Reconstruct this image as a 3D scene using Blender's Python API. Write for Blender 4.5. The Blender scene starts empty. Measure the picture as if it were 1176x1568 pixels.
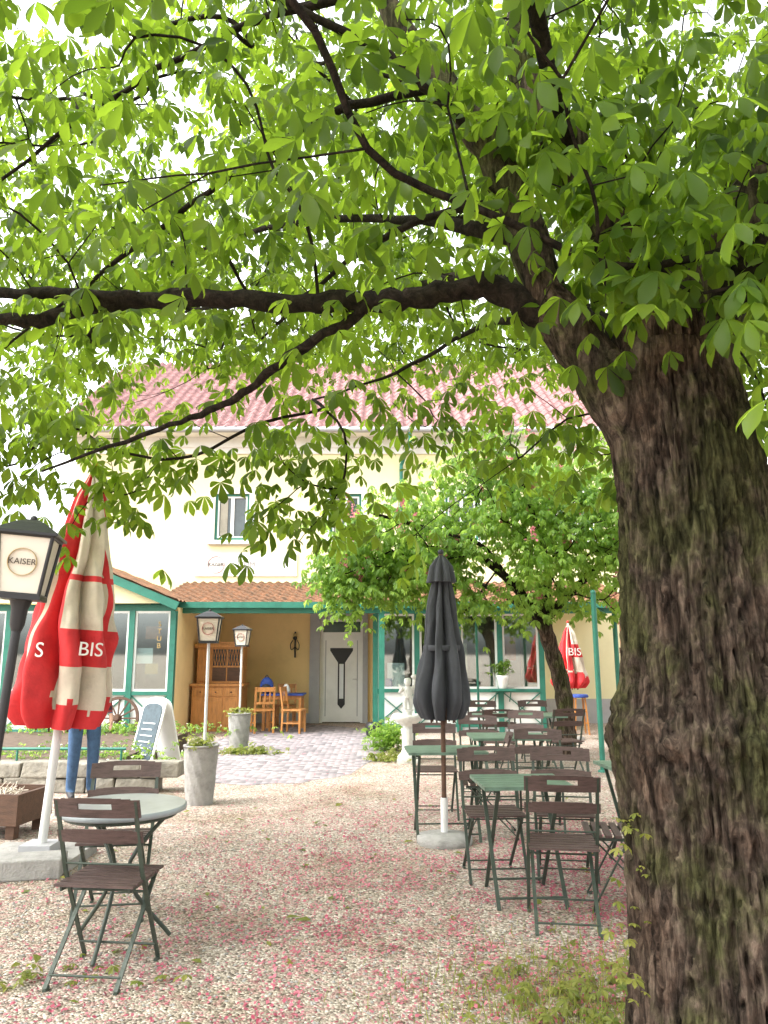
import bpy, math, random
import numpy as np
from mathutils import Vector, Matrix, noise
R=math.radians
random.seed(7); rng=np.random.default_rng(7)
scene=bpy.context.scene
COL=scene.collection

# ---------------------------------------------------------------- materials
def nodes_of(m):
    m.use_nodes=True; nt=m.node_tree; nt.nodes.clear(); return nt
def ramp(nt,fac,stops):
    r=nt.nodes.new('ShaderNodeValToRGB'); e=r.color_ramp.elements
    while len(e)<len(stops): e.new(.5)
    for i,(p,c) in enumerate(stops):
        e[i].position=p; e[i].color=(*c,1)
    nt.links.new(fac,r.inputs['Fac']); return r.outputs['Color']
def mat(name,color,rough=.6,var=.25,scale=6.0,bump=.15,bscale=40.0,metal=0.0,stretch=None,dirt=None,spec=.4):
    m=bpy.data.materials.new(name); nt=nodes_of(m); N=nt.nodes; L=nt.links
    out=N.new('ShaderNodeOutputMaterial'); b=N.new('ShaderNodeBsdfPrincipled')
    L.new(b.outputs[0],out.inputs[0])
    tc=N.new('ShaderNodeTexCoord'); mp=N.new('ShaderNodeMapping'); L.new(tc.outputs['Object'],mp.inputs[0])
    if stretch: mp.inputs['Scale'].default_value=stretch
    n=N.new('ShaderNodeTexNoise'); n.inputs['Scale'].default_value=scale; n.inputs['Detail'].default_value=6; n.inputs['Roughness'].default_value=.65
    L.new(mp.outputs[0],n.inputs['Vector'])
    c=color; d=dirt if dirt else tuple(x*(1-var) for x in c); u=tuple(min(1,x*(1+var*.6)) for x in c)
    col=ramp(nt,n.outputs['Fac'],[(.3,d),(.5,c),(.72,u)])
    L.new(col,b.inputs['Base Color'])
    b.inputs['Roughness'].default_value=rough; b.inputs['Metallic'].default_value=metal
    b.inputs['Specular IOR Level'].default_value=spec
    if bump>0:
        n2=N.new('ShaderNodeTexNoise'); n2.inputs['Scale'].default_value=bscale; n2.inputs['Detail'].default_value=5
        L.new(mp.outputs[0],n2.inputs['Vector'])
        bp=N.new('ShaderNodeBump'); bp.inputs['Strength'].default_value=bump; bp.inputs['Distance'].default_value=.02
        L.new(n2.outputs['Fac'],bp.inputs['Height']); L.new(bp.outputs[0],b.inputs['Normal'])
    return m
def leafmat(name,dark,light,tr,trfac=.5,scale=1.2,lo=.45):
    m=bpy.data.materials.new(name); nt=nodes_of(m); N=nt.nodes; L=nt.links
    out=N.new('ShaderNodeOutputMaterial'); b=N.new('ShaderNodeBsdfPrincipled'); t=N.new('ShaderNodeBsdfTranslucent'); mx=N.new('ShaderNodeMixShader')
    g=N.new('ShaderNodeNewGeometry'); tc=N.new('ShaderNodeTexCoord')
    n=N.new('ShaderNodeTexNoise'); n.inputs['Scale'].default_value=scale; n.inputs['Detail'].default_value=2
    L.new(tc.outputs['Object'],n.inputs['Vector'])
    ad=N.new('ShaderNodeMath'); ad.operation='MULTIPLY_ADD'; L.new(g.outputs['Random Per Island'],ad.inputs[0]); ad.inputs[1].default_value=.6
    sb=N.new('ShaderNodeMath'); sb.operation='MULTIPLY_ADD'; L.new(n.outputs['Fac'],sb.inputs[0]); sb.inputs[1].default_value=1.5; sb.inputs[2].default_value=-.55
    L.new(sb.outputs[0],ad.inputs[2])
    L.new(ramp(nt,ad.outputs[0],[(.1,dark),(.9,light)]),b.inputs['Base Color'])
    L.new(ramp(nt,ad.outputs[0],[(.1,(tr[0]*lo*.85,tr[1]*lo,tr[2]*lo)),(.9,tr)]),t.inputs['Color'])
    b.inputs['Roughness'].default_value=.45; b.inputs['Specular IOR Level'].default_value=.25
    mx.inputs[0].default_value=trfac
    L.new(b.outputs[0],mx.inputs[1]); L.new(t.outputs[0],mx.inputs[2]); L.new(mx.outputs[0],out.inputs[0])
    return m

M={}
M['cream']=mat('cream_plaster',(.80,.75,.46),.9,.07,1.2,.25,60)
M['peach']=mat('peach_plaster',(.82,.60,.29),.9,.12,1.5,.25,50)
M['plinth']=mat('grey_plinth',(.42,.42,.42),.9,.15,3,.3,50)
M['white']=mat('white_paint',(.78,.78,.75),.5,.08,3,.05)
M['teal']=mat('teal_green_paint',(.03,.17,.12),.45,.25,5,.1)
M['dkglass']=mat('dark_pane',(.05,.07,.07),.06,.5,1.5,0,spec=.9)
M['greypaint']=mat('grey_paint',(.36,.36,.37),.6,.1,4,.1)
M['black']=mat('black_paint',(.02,.02,.022),.4,.2,4,.05)
M['chairwood']=mat('weathered_dark_wood',(.085,.052,.045),.55,.5,9,.4,60,stretch=(1,8,8))
M['chairframe']=mat('green_iron_frame',(.045,.06,.045),.45,.4,14,.2)
M['tablegreen']=mat('worn_green_table_paint',(.12,.19,.14),.4,.35,8,.15)
M['tablegrey']=mat('grey_table_top',(.28,.31,.32),.3,.2,6,.08)
M['orangewood']=mat('varnished_pine',(.48,.21,.06),.4,.35,4,.15,stretch=(6,6,1))
M['darkbrown']=mat('dark_brown_wood',(.09,.045,.025),.6,.4,5,.3,stretch=(1,6,6))
M['ceiling']=mat('painted_ceiling_boards',(.60,.54,.42),.7,.2,4,.3,stretch=(1,10,6))
M['red']=mat('red_canvas',(.58,.03,.035),.75,.25,5,.25,25)
M['offwhite']=mat('offwhite_canvas',(.60,.53,.43),.8,.2,5,.25,25)
M['greycanvas']=mat('dark_grey_canvas',(.042,.045,.052),.8,.25,5,.25,25)
M['concrete']=mat('concrete',(.30,.29,.27),.9,.3,8,.5,50)
M['stone']=mat('rough_stone',(.24,.22,.18),.95,.45,5,.8,25)
M['soil']=mat('soil',(.10,.07,.05),1,.5,12,.8,30)
M['marble']=mat('white_stone_statue',(.60,.59,.55),.7,.22,9,.3,50)
M['steel']=mat('pale_metal_pole',(.62,.62,.60),.4,.12,4,.03)
M['jeans']=mat('blue_denim',(.05,.10,.19),.9,.3,20,.3,90)
M['skin']=mat('skin',(.55,.33,.24),.55,.1,12,.05)
M['hair']=mat('brown_hair',(.06,.035,.02),.6,.4,30,.4)
M['shoe']=mat('dark_shoe',(.03,.03,.035),.6,.2)
M['lampglass']=mat('opal_lantern_glass',(.68,.62,.52),.35,.05,3,0)
M['ink']=mat('dark_print',(.06,.045,.03),.6,.1,3,0)
M['inkgrey']=mat('grey_print',(.30,.28,.27),.6,.1,3,0)
M['inkred']=mat('red_print',(.5,.07,.07),.6,.1,3,0)
M['inkwhite']=mat('white_print',(.78,.76,.72),.7,.1,3,0)
M['gold']=mat('gold_print',(.42,.30,.12),.5,.1,3,0)
M['chalk']=mat('chalkboard',(.05,.075,.09),.6,.4,12,0)
M['blue']=mat('blue_cloth',(.03,.07,.30),.7,.2)
M['paper']=mat('paper_notice',(.75,.78,.8),.8,.08,4,0)
M['terra']=mat('terracotta',(.42,.18,.10),.85,.25,6,.3)
M['interior']=mat('interior_wall',(.32,.30,.24),.9,.3,2,0)

def checkmat():
    m=bpy.data.materials.new('plaid_shirt'); nt=nodes_of(m); N=nt.nodes; L=nt.links
    out=N.new('ShaderNodeOutputMaterial'); b=N.new('ShaderNodeBsdfPrincipled'); L.new(b.outputs[0],out.inputs[0])
    tc=N.new('ShaderNodeTexCoord'); c=N.new('ShaderNodeTexChecker'); c.inputs['Scale'].default_value=22
    c.inputs['Color1'].default_value=(.22,.03,.03,1); c.inputs['Color2'].default_value=(.05,.02,.025,1)
    L.new(tc.outputs['Object'],c.inputs[0]); L.new(c.outputs[0],b.inputs['Base Color']); b.inputs['Roughness'].default_value=.9
    return m
M['plaid']=checkmat()
def glassmat():
    m=bpy.data.materials.new('window_glass'); nt=nodes_of(m); N=nt.nodes; L=nt.links
    out=N.new('ShaderNodeOutputMaterial'); t=N.new('ShaderNodeBsdfTransparent'); t.inputs[0].default_value=(.75,.82,.8,1)
    g=N.new('ShaderNodeBsdfGlossy'); g.inputs['Roughness'].default_value=.03; g.inputs['Color'].default_value=(.9,.95,.95,1)
    mx=N.new('ShaderNodeMixShader'); mx.inputs[0].default_value=.22
    L.new(t.outputs[0],mx.inputs[1]); L.new(g.outputs[0],mx.inputs[2]); L.new(mx.outputs[0],out.inputs[0]); return m
M['glass']=glassmat()
def tilemat(name,c1,c2):
    m=bpy.data.materials.new(name); nt=nodes_of(m); N=nt.nodes; L=nt.links
    out=N.new('ShaderNodeOutputMaterial'); b=N.new('ShaderNodeBsdfPrincipled'); L.new(b.outputs[0],out.inputs[0])
    tc=N.new('ShaderNodeTexCoord')
    n=N.new('ShaderNodeTexNoise'); n.inputs['Scale'].default_value=5; n.inputs['Detail'].default_value=8; n.inputs['Roughness'].default_value=.8
    L.new(tc.outputs['Object'],n.inputs['Vector'])
    L.new(ramp(nt,n.outputs['Fac'],[(.35,c1),(.65,c2)]),b.inputs['Base Color']); b.inputs['Roughness'].default_value=.85
    return m
M['tile']=tilemat('veranda_roof_tiles',(.07,.045,.025),(.27,.12,.055))
M['tile2']=tilemat('main_roof_tiles',(.15,.07,.07),(.30,.16,.15))

def barkmat(name,c0,c1,c2,sc=(7,7,1.4),moss=True):
    m=bpy.data.materials.new(name); nt=nodes_of(m); N=nt.nodes; L=nt.links
    out=N.new('ShaderNodeOutputMaterial'); b=N.new('ShaderNodeBsdfPrincipled'); L.new(b.outputs[0],out.inputs[0])
    tc=N.new('ShaderNodeTexCoord'); mp=N.new('ShaderNodeMapping'); mp.inputs['Scale'].default_value=sc
    L.new(tc.outputs['Object'],mp.inputs[0])
    n=N.new('ShaderNodeTexNoise'); n.inputs['Scale'].default_value=3.2; n.inputs['Detail'].default_value=9; n.inputs['Roughness'].default_value=.72; n.inputs['Distortion'].default_value=.8
    L.new(mp.outputs[0],n.inputs['Vector'])
    fine=N.new('ShaderNodeTexNoise'); fine.inputs['Scale'].default_value=45; fine.inputs['Detail'].default_value=6; fine.inputs['Roughness'].default_value=.7
    L.new(tc.outputs['Object'],fine.inputs['Vector'])
    big=N.new('ShaderNodeTexNoise'); big.inputs['Scale'].default_value=2.3; big.inputs['Detail'].default_value=6; big.inputs['Roughness'].default_value=.65
    L.new(tc.outputs['Object'],big.inputs['Vector'])
    base=ramp(nt,n.outputs['Fac'],[(.36,c0),(.50,c1),(.66,c2)])
    tint=ramp(nt,big.outputs['Fac'],[(.36,(1,.84,.74)),(.47,(.88,.84,.78)),(.58,(.60,.76,.40))])
    mx=N.new('ShaderNodeMix'); mx.data_type='RGBA'; mx.blend_type='MULTIPLY'; mx.inputs[0].default_value=1 if moss else .4
    L.new(base,mx.inputs[6]); L.new(tint,mx.inputs[7])
    mx2=N.new('ShaderNodeMix'); mx2.data_type='RGBA'; mx2.blend_type='MULTIPLY'; mx2.inputs[0].default_value=.8
    L.new(mx.outputs[2],mx2.inputs[6]); L.new(ramp(nt,fine.outputs['Fac'],[(.3,(.45,.45,.45)),(.7,(1.0,1.0,1.0))]),mx2.inputs[7])
    L.new(mx2.outputs[2],b.inputs['Base Color'])
    b.inputs['Roughness'].default_value=.95; b.inputs['Specular IOR Level'].default_value=.12
    bp=N.new('ShaderNodeBump'); bp.inputs['Strength'].default_value=1; bp.inputs['Distance'].default_value=.03
    L.new(n.outputs['Fac'],bp.inputs['Height'])
    bp2=N.new('ShaderNodeBump'); bp2.inputs['Strength'].default_value=.8; bp2.inputs['Distance'].default_value=.01
    L.new(fine.outputs['Fac'],bp2.inputs['Height']); L.new(bp.outputs[0],bp2.inputs['Normal']); L.new(bp2.outputs[0],b.inputs['Normal'])
    return m
M['bark']=barkmat('chestnut_bark',(.014,.011,.009),(.095,.072,.058),(.26,.205,.165))
M['bark2']=barkmat('branch_bark',(.012,.010,.008),(.030,.023,.018),(.065,.05,.04),(6,6,6),False)
M['leaf']=leafmat('chestnut_leaf',(.022,.050,.010),(.075,.135,.020),(.46,.66,.05),.6,1.3,.38)
M['leaf2']=leafmat('light_leaf',(.05,.11,.02),(.14,.24,.05),(.54,.76,.12),.55,.9,.6)
M['weed']=leafmat('weed_leaf',(.09,.13,.02),(.24,.24,.06),(.5,.55,.1),.4,3,.6)
M['flower']=leafmat('pink_blossom',(.45,.08,.12),(.65,.22,.25),(.8,.3,.35),.4,lo=.7)
M['petal']=leafmat('fallen_petal',(.32,.05,.09),(.58,.19,.24),(.65,.25,.30),.2,lo=.7)
M['white_flower']=leafmat('white_blossom',(.5,.5,.4),(.7,.7,.6),(.7,.7,.6),.3,lo=.9)

# ---------------------------------------------------------------- mesh builder
class MB:
    def __init__(s): s.V=[];s.F=[];s.Mi=[];s.S=[];s.mats=[];s.T=None
    def mi(s,m):
        if m not in s.mats: s.mats.append(m)
        return s.mats.index(m)
    def add(s,vs,fs,m,smooth=False):
        o=len(s.V); T=s.T
        s.V+= [tuple(T@Vector(v)) if T else tuple(v) for v in vs]
        k=s.mi(m)
        for f in fs: s.F.append(tuple(o+i for i in f)); s.Mi.append(k); s.S.append(smooth)
    def box(s,x0,x1,y0,y1,z0,z1,m):
        s.add([(x0,y0,z0),(x1,y0,z0),(x1,y1,z0),(x0,y1,z0),(x0,y0,z1),(x1,y0,z1),(x1,y1,z1),(x0,y1,z1)],
              [(0,3,2,1),(4,5,6,7),(0,1,5,4),(1,2,6,5),(2,3,7,6),(3,0,4,7)],m)
    def beam(s,p0,p1,w,h,m,up=(0,0,1)):
        p0=Vector(p0);p1=Vector(p1);d=(p1-p0).normalized();u=Vector(up)
        if abs(d.dot(u))>.98:u=Vector((0,1,0))
        a=d.cross(u).normalized();b=a.cross(d).normalized()
        a=a*w/2;b=b*h/2
        s.add([p0-a-b,p0+a-b,p0+a+b,p0-a+b,p1-a-b,p1+a-b,p1+a+b,p1-a+b],
              [(0,1,2,3),(7,6,5,4),(0,4,5,1),(1,5,6,2),(2,6,7,3),(3,7,4,0)],m)
    def tube(s,pts,rad,m,seg=10,cap=True,smooth=True):
        pts=[Vector(p) for p in pts]; n=len(pts)
        if not hasattr(rad,'__len__'): rad=[rad]*n
        vs=[];fs=[]; pa=None
        for i,p in enumerate(pts):
            d=(pts[min(i+1,n-1)]-pts[max(i-1,0)]).normalized()
            if pa is None:
                u=Vector((0,0,1)) if abs(d.z)<.9 else Vector((1,0,0))
                a=d.cross(u).normalized()
            else: a=(pa-d*pa.dot(d)).normalized()
            pa=a; b=d.cross(a)
            for k in range(seg):
                t=2*math.pi*k/seg; vs.append(p+(a*math.cos(t)+b*math.sin(t))*rad[i])
        for i in range(n-1):
            for k in range(seg):
                k2=(k+1)%seg; fs.append((i*seg+k,i*seg+k2,(i+1)*seg+k2,(i+1)*seg+k))
        s.add(vs,fs,m,smooth)
        if cap:
            s.add(vs[:seg],[tuple(range(seg))[::-1]],m); s.add(vs[-seg:],[tuple(range(seg))],m)
    def lathe(s,cx,cy,prof,m,seg=24,rf=None,mf=None,smooth=True):
        vs=[]
        for i,(r,z) in enumerate(prof):
            for k in range(seg):
                t=2*math.pi*k/seg; rr=rf(r,t,z,i) if rf else r
                vs.append((cx+rr*math.cos(t),cy+rr*math.sin(t),z))
        n=len(prof); groups={}
        for i in range(n-1):
            for k in range(seg):
                k2=(k+1)%seg; f=(i*seg+k,i*seg+k2,(i+1)*seg+k2,(i+1)*seg+k)
                mm=mf(2*math.pi*(k+.5)/seg,(prof[i][1]+prof[i+1][1])/2) if mf else m
                groups.setdefault(id(mm),(mm,[]))[1].append(f)
        for mm,fs in groups.values():
            used=sorted({i for f in fs for i in f}); mp={u:j for j,u in enumerate(used)}
            s.add([vs[u] for u in used],[tuple(mp[i] for i in f) for f in fs],mm,smooth)
        s.add(vs[:seg],[tuple(range(seg))[::-1]],m); s.add(vs[-seg:],[tuple(range(seg))],m)
    def ball(s,c,r,m,seg=12,sc=(1,1,1),jit=0):
        vs=[];fs=[];n=8
        for i in range(n+1):
            ph=math.pi*i/n
            for k in range(seg):
                t=2*math.pi*k/seg; q=1+jit*noise.noise(Vector((c[0]*3+math.sin(ph)*math.cos(t)*2,c[1]*3+math.sin(ph)*math.sin(t)*2,math.cos(ph)*2+c[2])))
                vs.append((c[0]+r*sc[0]*q*math.sin(ph)*math.cos(t),c[1]+r*sc[1]*q*math.sin(ph)*math.sin(t),c[2]+r*sc[2]*q*math.cos(ph)))
        for i in range(n):
            for k in range(seg): k2=(k+1)%seg; fs.append((i*seg+k,(i+1)*seg+k,(i+1)*seg+k2,i*seg+k2))
        s.add(vs,fs,m,True)
    def build(s,name,loc=(0,0,0),rz=0,parent=None,bevel=0):
        me=bpy.data.meshes.new(name); me.from_pydata([tuple(v) for v in s.V],[],s.F)
        for m in s.mats: me.materials.append(m)
        me.polygons.foreach_set('material_index',s.Mi); me.polygons.foreach_set('use_smooth',s.S); me.update()
        o=bpy.data.objects.new(name,me); COL.objects.link(o); o.location=loc; o.rotation_euler[2]=rz
        if parent: o.parent=parent
        if bevel:
            b=o.modifiers.new('bevel','BEVEL'); b.width=bevel; b.segments=2; b.limit_method='ANGLE'
        return o
def empty(name,loc=(0,0,0)):
    o=bpy.data.objects.new(name,None); COL.objects.link(o); o.location=loc; return o
def text(parent,s,loc,size,m,rot=(R(90),0,0),name='lettering',ext=.002):
    c=bpy.data.curves.new(name,'FONT'); c.body=s; c.size=size; c.extrude=ext; c.align_x='CENTER'; c.align_y='CENTER'
    c.materials.append(m); o=bpy.data.objects.new(name,c); COL.objects.link(o); o.location=loc; o.rotation_euler=rot; o.parent=parent; return o

# ---------------------------------------------------------------- leaf clouds
def leaflet(droop=.3,w=.2,fold=.05,fine=False):
    t=[0,.25,.5,.74,.91,1] if fine else [0,.35,.7,1]
    hw=[0,w*.42,w*.82,w,w*.55,0] if fine else [0,w*.62,w,0]; V=[]
    z=lambda q:-droop*q*q
    V.append((0,0,0)); n=len(t)-2
    for i in range(1,n+1):
        V+=[(-hw[i],t[i],z(t[i])+fold*hw[i]/w),(0,t[i],z(t[i])),(hw[i],t[i],z(t[i])+fold*hw[i]/w)]
    V.append((0,1,z(1)-.05)); T=len(V)-1
    F=[(0,2,1),(0,3,2)]
    for i in range(n-1):
        a=1+3*i; F+=[(a,a+1,a+4,a+3),(a+1,a+2,a+5,a+4)]
    a=1+3*(n-1); F+=[(a,a+1,T),(a+1,a+2,T)]
    return np.array(V),F
def compound(nl=5,spread=100,droop=.45,w=.2,fine=False):
    Vs=[];Fs=[];v,f=leaflet(.35,w,fine=fine)
    angs=np.linspace(-spread,spread,nl) if nl>1 else [0]
    for i,a in enumerate(angs):
        L=1-.33*abs(a)/max(spread,1); a=R(a)
        vv=v*L; p=-droop
        y=vv[:,1]*math.cos(p)-vv[:,2]*math.sin(p); z=vv[:,1]*math.sin(p)+vv[:,2]*math.cos(p)
        x=vv[:,0]*math.cos(a)+y*math.sin(a); y2=-vv[:,0]*math.sin(a)+y*math.cos(a)
        o=len(Vs)*len(v); Vs.append(np.stack([x,y2,z],1)); Fs+=[tuple(o+j for j in q) for q in f]
    return np.concatenate(Vs),Fs
def scatter(name,P,yaw,tilt,roll,S,tpl,m,parent=None,smooth=False):
    V,F=tpl; n=len(P); k=len(V)
    cy,sy=np.cos(yaw),np.sin(yaw); ct,st=np.cos(tilt),np.sin(tilt); cr,sr=np.cos(roll),np.sin(roll)
    Z=np.zeros(n); O=np.ones(n)
    Rz=np.stack([np.stack([cy,-sy,Z],1),np.stack([sy,cy,Z],1),np.stack([Z,Z,O],1)],1)
    Rx=np.stack([np.stack([O,Z,Z],1),np.stack([Z,ct,-st],1),np.stack([Z,st,ct],1)],1)
    Ry=np.stack([np.stack([cr,Z,sr],1),np.stack([Z,O,Z],1),np.stack([-sr,Z,cr],1)],1)
    Rm=Rz@Rx@Ry*S[:,None,None]
    W=np.einsum('nij,kj->nki',Rm,V)+P[:,None,:]
    me=bpy.data.meshes.new(name); me.vertices.add(n*k); me.vertices.foreach_set('co',W.astype(np.float32).ravel())
    fl=np.array([i for f in F for i in f]); ls=np.array([len(f) for f in F]); st0=np.concatenate([[0],np.cumsum(ls)[:-1]])
    loops=(fl[None,:]+(np.arange(n)*k)[:,None]).ravel(); starts=(st0[None,:]+(np.arange(n)*len(fl))[:,None]).ravel()
    me.loops.add(len(loops)); me.loops.foreach_set('vertex_index',loops.astype(np.int32))
    me.polygons.add(len(starts)); me.polygons.foreach_set('loop_start',starts.astype(np.int32))
    me.update(calc_edges=True); me.materials.append(m)
    me.polygons.foreach_set('use_smooth',np.full(len(starts),smooth))
    o=bpy.data.objects.new(name,me); COL.objects.link(o)
    if parent:o.parent=parent
    return o
def yaw_out(D): return np.arctan2(-D[:,0],D[:,1])

def grow(root_nodes,centers,start,step=.22,jit=.02):
    pos=[tuple(p) for p,_ in root_nodes]; par=[q for _,q in root_nodes]
    A=np.zeros((len(pos)+len(centers)*9,3)); A[:len(pos)]=pos; n=len(pos); nroot=n
    order=np.argsort(np.linalg.norm(centers-np.array(start),axis=1)); tips=[]
    for ci in order:
        c=centers[ci]; d=A[:n]-c; dd=np.linalg.norm(d,axis=1)+np.maximum(0,A[:n,2]-c[2])*.1
        j=int(np.argmin(dd)); q=A[j]; L=np.linalg.norm(c-q); k=int(min(8,max(2,round(L/step)))); last=j
        sag=rng.normal(0,.10,3)*L
        for i in range(1,k+1):
            t=i/k; p=q+(c-q)*t
            if i<k: p=p+rng.normal(0,jit,3)*L**.5+sag*math.sin(math.pi*t); p[2]+=.15*L*math.sin(math.pi*t)
            A[n]=p; par.append(last); last=n; n+=1
        tips.append(last)
    A=A[:n]; par=np.array(par); cnt=np.zeros(n)
    for t in tips: cnt[t]+=1
    for i in range(n-1,nroot-1,-1):
        if par[i]>=0: cnt[par[i]]+=cnt[i]
    idx=np.arange(nroot,n)
    for _ in range(4):
        S=np.zeros_like(A); W=np.zeros(n)
        np.add.at(S,par[idx],A[idx]*cnt[idx][:,None]); np.add.at(W,par[idx],cnt[idx])
        ok=idx[W[idx]>0]; mc=S[ok]/W[ok][:,None]
        B=A.copy(); B[ok]=.4*A[ok]+.3*A[par[ok]]+.3*mc; A=B
    return A,par,cnt,nroot
def twig_mesh(mb,A,par,cnt,nroot,m,r0=.0030,pw=.38,rmax=.016,seg=5):
    for i in range(nroot,len(A)):
        j=par[i]; r1=min(rmax,r0*max(cnt[i],1)**pw); r2=min(rmax,r0*max(cnt[j] if j>=nroot else cnt[i],1)**pw)
        mb.tube([A[j],A[i]],[min(r2,r1*1.25),r1],m,seg,False)
def catmull(pts,n=6):
    out=[]; P=[pts[0]]+list(pts)+[pts[-1]]
    P=[np.array(p,float) for p in P]
    for i in range(1,len(P)-2):
        for k in range(n):
            t=k/n; a,b,c,d=P[i-1:i+3]
            out.append(.5*((2*b)+(-a+c)*t+(2*a-5*b+4*c-d)*t*t+(-a+3*b-3*c+d)*t**3))
    out.append(P[-2]); return out

# ================================================================ CAMERA / LIGHT
cam=bpy.data.cameras.new('camera'); co=bpy.data.objects.new('camera',cam); COL.objects.link(co)
co.location=(0,0,1.6); co.rotation_euler=(R(90+10.4),0,0)
cam.sensor_fit='HORIZONTAL'; cam.sensor_width=36; cam.lens=36.06; cam.clip_end=2000; cam.clip_start=.05
scene.camera=co
w=bpy.data.worlds.new('World'); scene.world=w; w.use_nodes=True; nt=w.node_tree; nt.nodes.clear()
out=nt.nodes.new('ShaderNodeOutputWorld'); bg=nt.nodes.new('ShaderNodeBackground'); sky=nt.nodes.new('ShaderNodeTexSky')
sky.sky_type='NISHITA'; sky.sun_disc=False; sky.sun_elevation=R(52); sky.sun_rotation=R(250); sky.dust_density=5; sky.air_density=1.2
hs=nt.nodes.new('ShaderNodeHueSaturation'); hs.inputs['Saturation'].default_value=.12; hs.inputs['Value'].default_value=5.0
nt.links.new(sky.outputs[0],hs.inputs['Color']); nt.links.new(hs.outputs[0],bg.inputs[0]); bg.inputs[1].default_value=.15; nt.links.new(bg.outputs[0],out.inputs[0])
sun=bpy.data.lights.new('sun','SUN'); sun.energy=2.0; sun.angle=R(20); sun.color=(1,.96,.9)
so=bpy.data.objects.new('sun',sun); COL.objects.link(so)
sd=Vector((-math.sin(R(70))*math.cos(R(52)),-math.cos(R(70))*math.cos(R(52)),math.sin(R(52)))); so.rotation_euler=sd.to_track_quat('Z','Y').to_euler(); so.location=(-10,-10,20)
scene.view_settings.view_transform='Standard'; scene.view_settings.look='None'; scene.view_settings.exposure=0

# ================================================================ GROUND
def gravelmat():
    m=bpy.data.materials.new('gravel'); nt=nodes_of(m); N=nt.nodes; L=nt.links
    out=N.new('ShaderNodeOutputMaterial'); b=N.new('ShaderNodeBsdfPrincipled'); L.new(b.outputs[0],out.inputs[0]); b.inputs['Roughness'].default_value=.95; b.inputs['Specular IOR Level'].default_value=.2
    tc=N.new('ShaderNodeTexCoord')
    v=N.new('ShaderNodeTexVoronoi'); v.inputs['Scale'].default_value=70; L.new(tc.outputs['Object'],v.inputs['Vector'])
    sep=N.new('ShaderNodeSeparateColor'); L.new(v.outputs['Color'],sep.inputs[0])
    stone=ramp(nt,sep.outputs[0],[(0,(.12,.10,.085)),(.35,(.31,.27,.225)),(.75,(.45,.405,.35)),(1,(.66,.62,.56))])
    n=N.new('ShaderNodeTexNoise'); n.inputs['Scale'].default_value=.9; n.inputs['Detail'].default_value=7; n.inputs['Roughness'].default_value=.75; L.new(tc.outputs['Object'],n.inputs['Vector'])
    patch=ramp(nt,n.outputs['Fac'],[(.35,(.66,.58,.48)),(.52,(1,.96,.91)),(.7,(1,.93,.90))])
    mx=N.new('ShaderNodeMix'); mx.data_type='RGBA'; mx.blend_type='MULTIPLY'; mx.inputs[0].default_value=1; L.new(stone,mx.inputs[6]); L.new(patch,mx.inputs[7])
    v2=N.new('ShaderNodeTexVoronoi'); v2.inputs['Scale'].default_value=42; L.new(tc.outputs['Object'],v2.inputs['Vector'])
    s2=N.new('ShaderNodeSeparateColor'); L.new(v2.outputs['Color'],s2.inputs[0])
    n3=N.new('ShaderNodeTexNoise'); n3.inputs['Scale'].default_value=1.6; n3.inputs['Detail'].default_value=6; n3.inputs['Roughness'].default_value=.75; L.new(tc.outputs['Object'],n3.inputs['Vector'])
    a=N.new('ShaderNodeMath'); a.operation='MULTIPLY_ADD'; L.new(n3.outputs['Fac'],a.inputs[0]); a.inputs[1].default_value=1.5; a.inputs[2].default_value=-.54
    c=N.new('ShaderNodeMath'); c.operation='LESS_THAN'; L.new(s2.outputs[1],c.inputs[0]); L.new(a.outputs[0],c.inputs[1])
    c2=N.new('ShaderNodeMath'); c2.operation='MULTIPLY'; L.new(c.outputs[0],c2.inputs[0]); c2.inputs[1].default_value=.45
    mx2=N.new('ShaderNodeMix'); mx2.data_type='RGBA'; L.new(c2.outputs[0],mx2.inputs[0]); L.new(mx.outputs[2],mx2.inputs[6]); mx2.inputs[7].default_value=(.44,.22,.21,1)
    L.new(mx2.outputs[2],b.inputs['Base Color'])
    bp=N.new('ShaderNodeBump'); bp.inputs['Strength'].default_value=.9; bp.inputs['Distance'].default_value=.012; bp.invert=True
    L.new(v.outputs['Distance'],bp.inputs['Height']); L.new(bp.outputs[0],b.inputs['Normal'])
    return m
def cobblemat():
    m=bpy.data.materials.new('cobbles'); nt=nodes_of(m); N=nt.nodes; L=nt.links
    out=N.new('ShaderNodeOutputMaterial'); b=N.new('ShaderNodeBsdfPrincipled'); L.new(b.outputs[0],out.inputs[0]); b.inputs['Roughness'].default_value=.8
    tc=N.new('ShaderNodeTexCoord'); v=N.new('ShaderNodeTexVoronoi'); v.inputs['Scale'].default_value=10; v.inputs['Randomness'].default_value=.35; L.new(tc.outputs['Object'],v.inputs['Vector'])
    sep=N.new('ShaderNodeSeparateColor'); L.new(v.outputs['Color'],sep.inputs[0])
    col=ramp(nt,sep.outputs[0],[(0,(.13,.12,.125)),(.5,(.22,.195,.20)),(1,(.31,.265,.265))])
    L.new(col,b.inputs['Base Color'])
    bp=N.new('ShaderNodeBump'); bp.inputs['Strength'].default_value=.8; bp.inputs['Distance'].default_value=.03; bp.invert=True
    L.new(v.outputs['Distance'],bp.inputs['Height']); L.new(bp.outputs[0],b.inputs['Normal']); return m
g=MB(); gm=gravelmat()
g.add([(-600,-600,0),(600,-600,0),(600,900,0),(-600,900,0)],[(0,1,2,3)],gm); g.build('ground')
p=MB(); pts=[]
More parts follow.
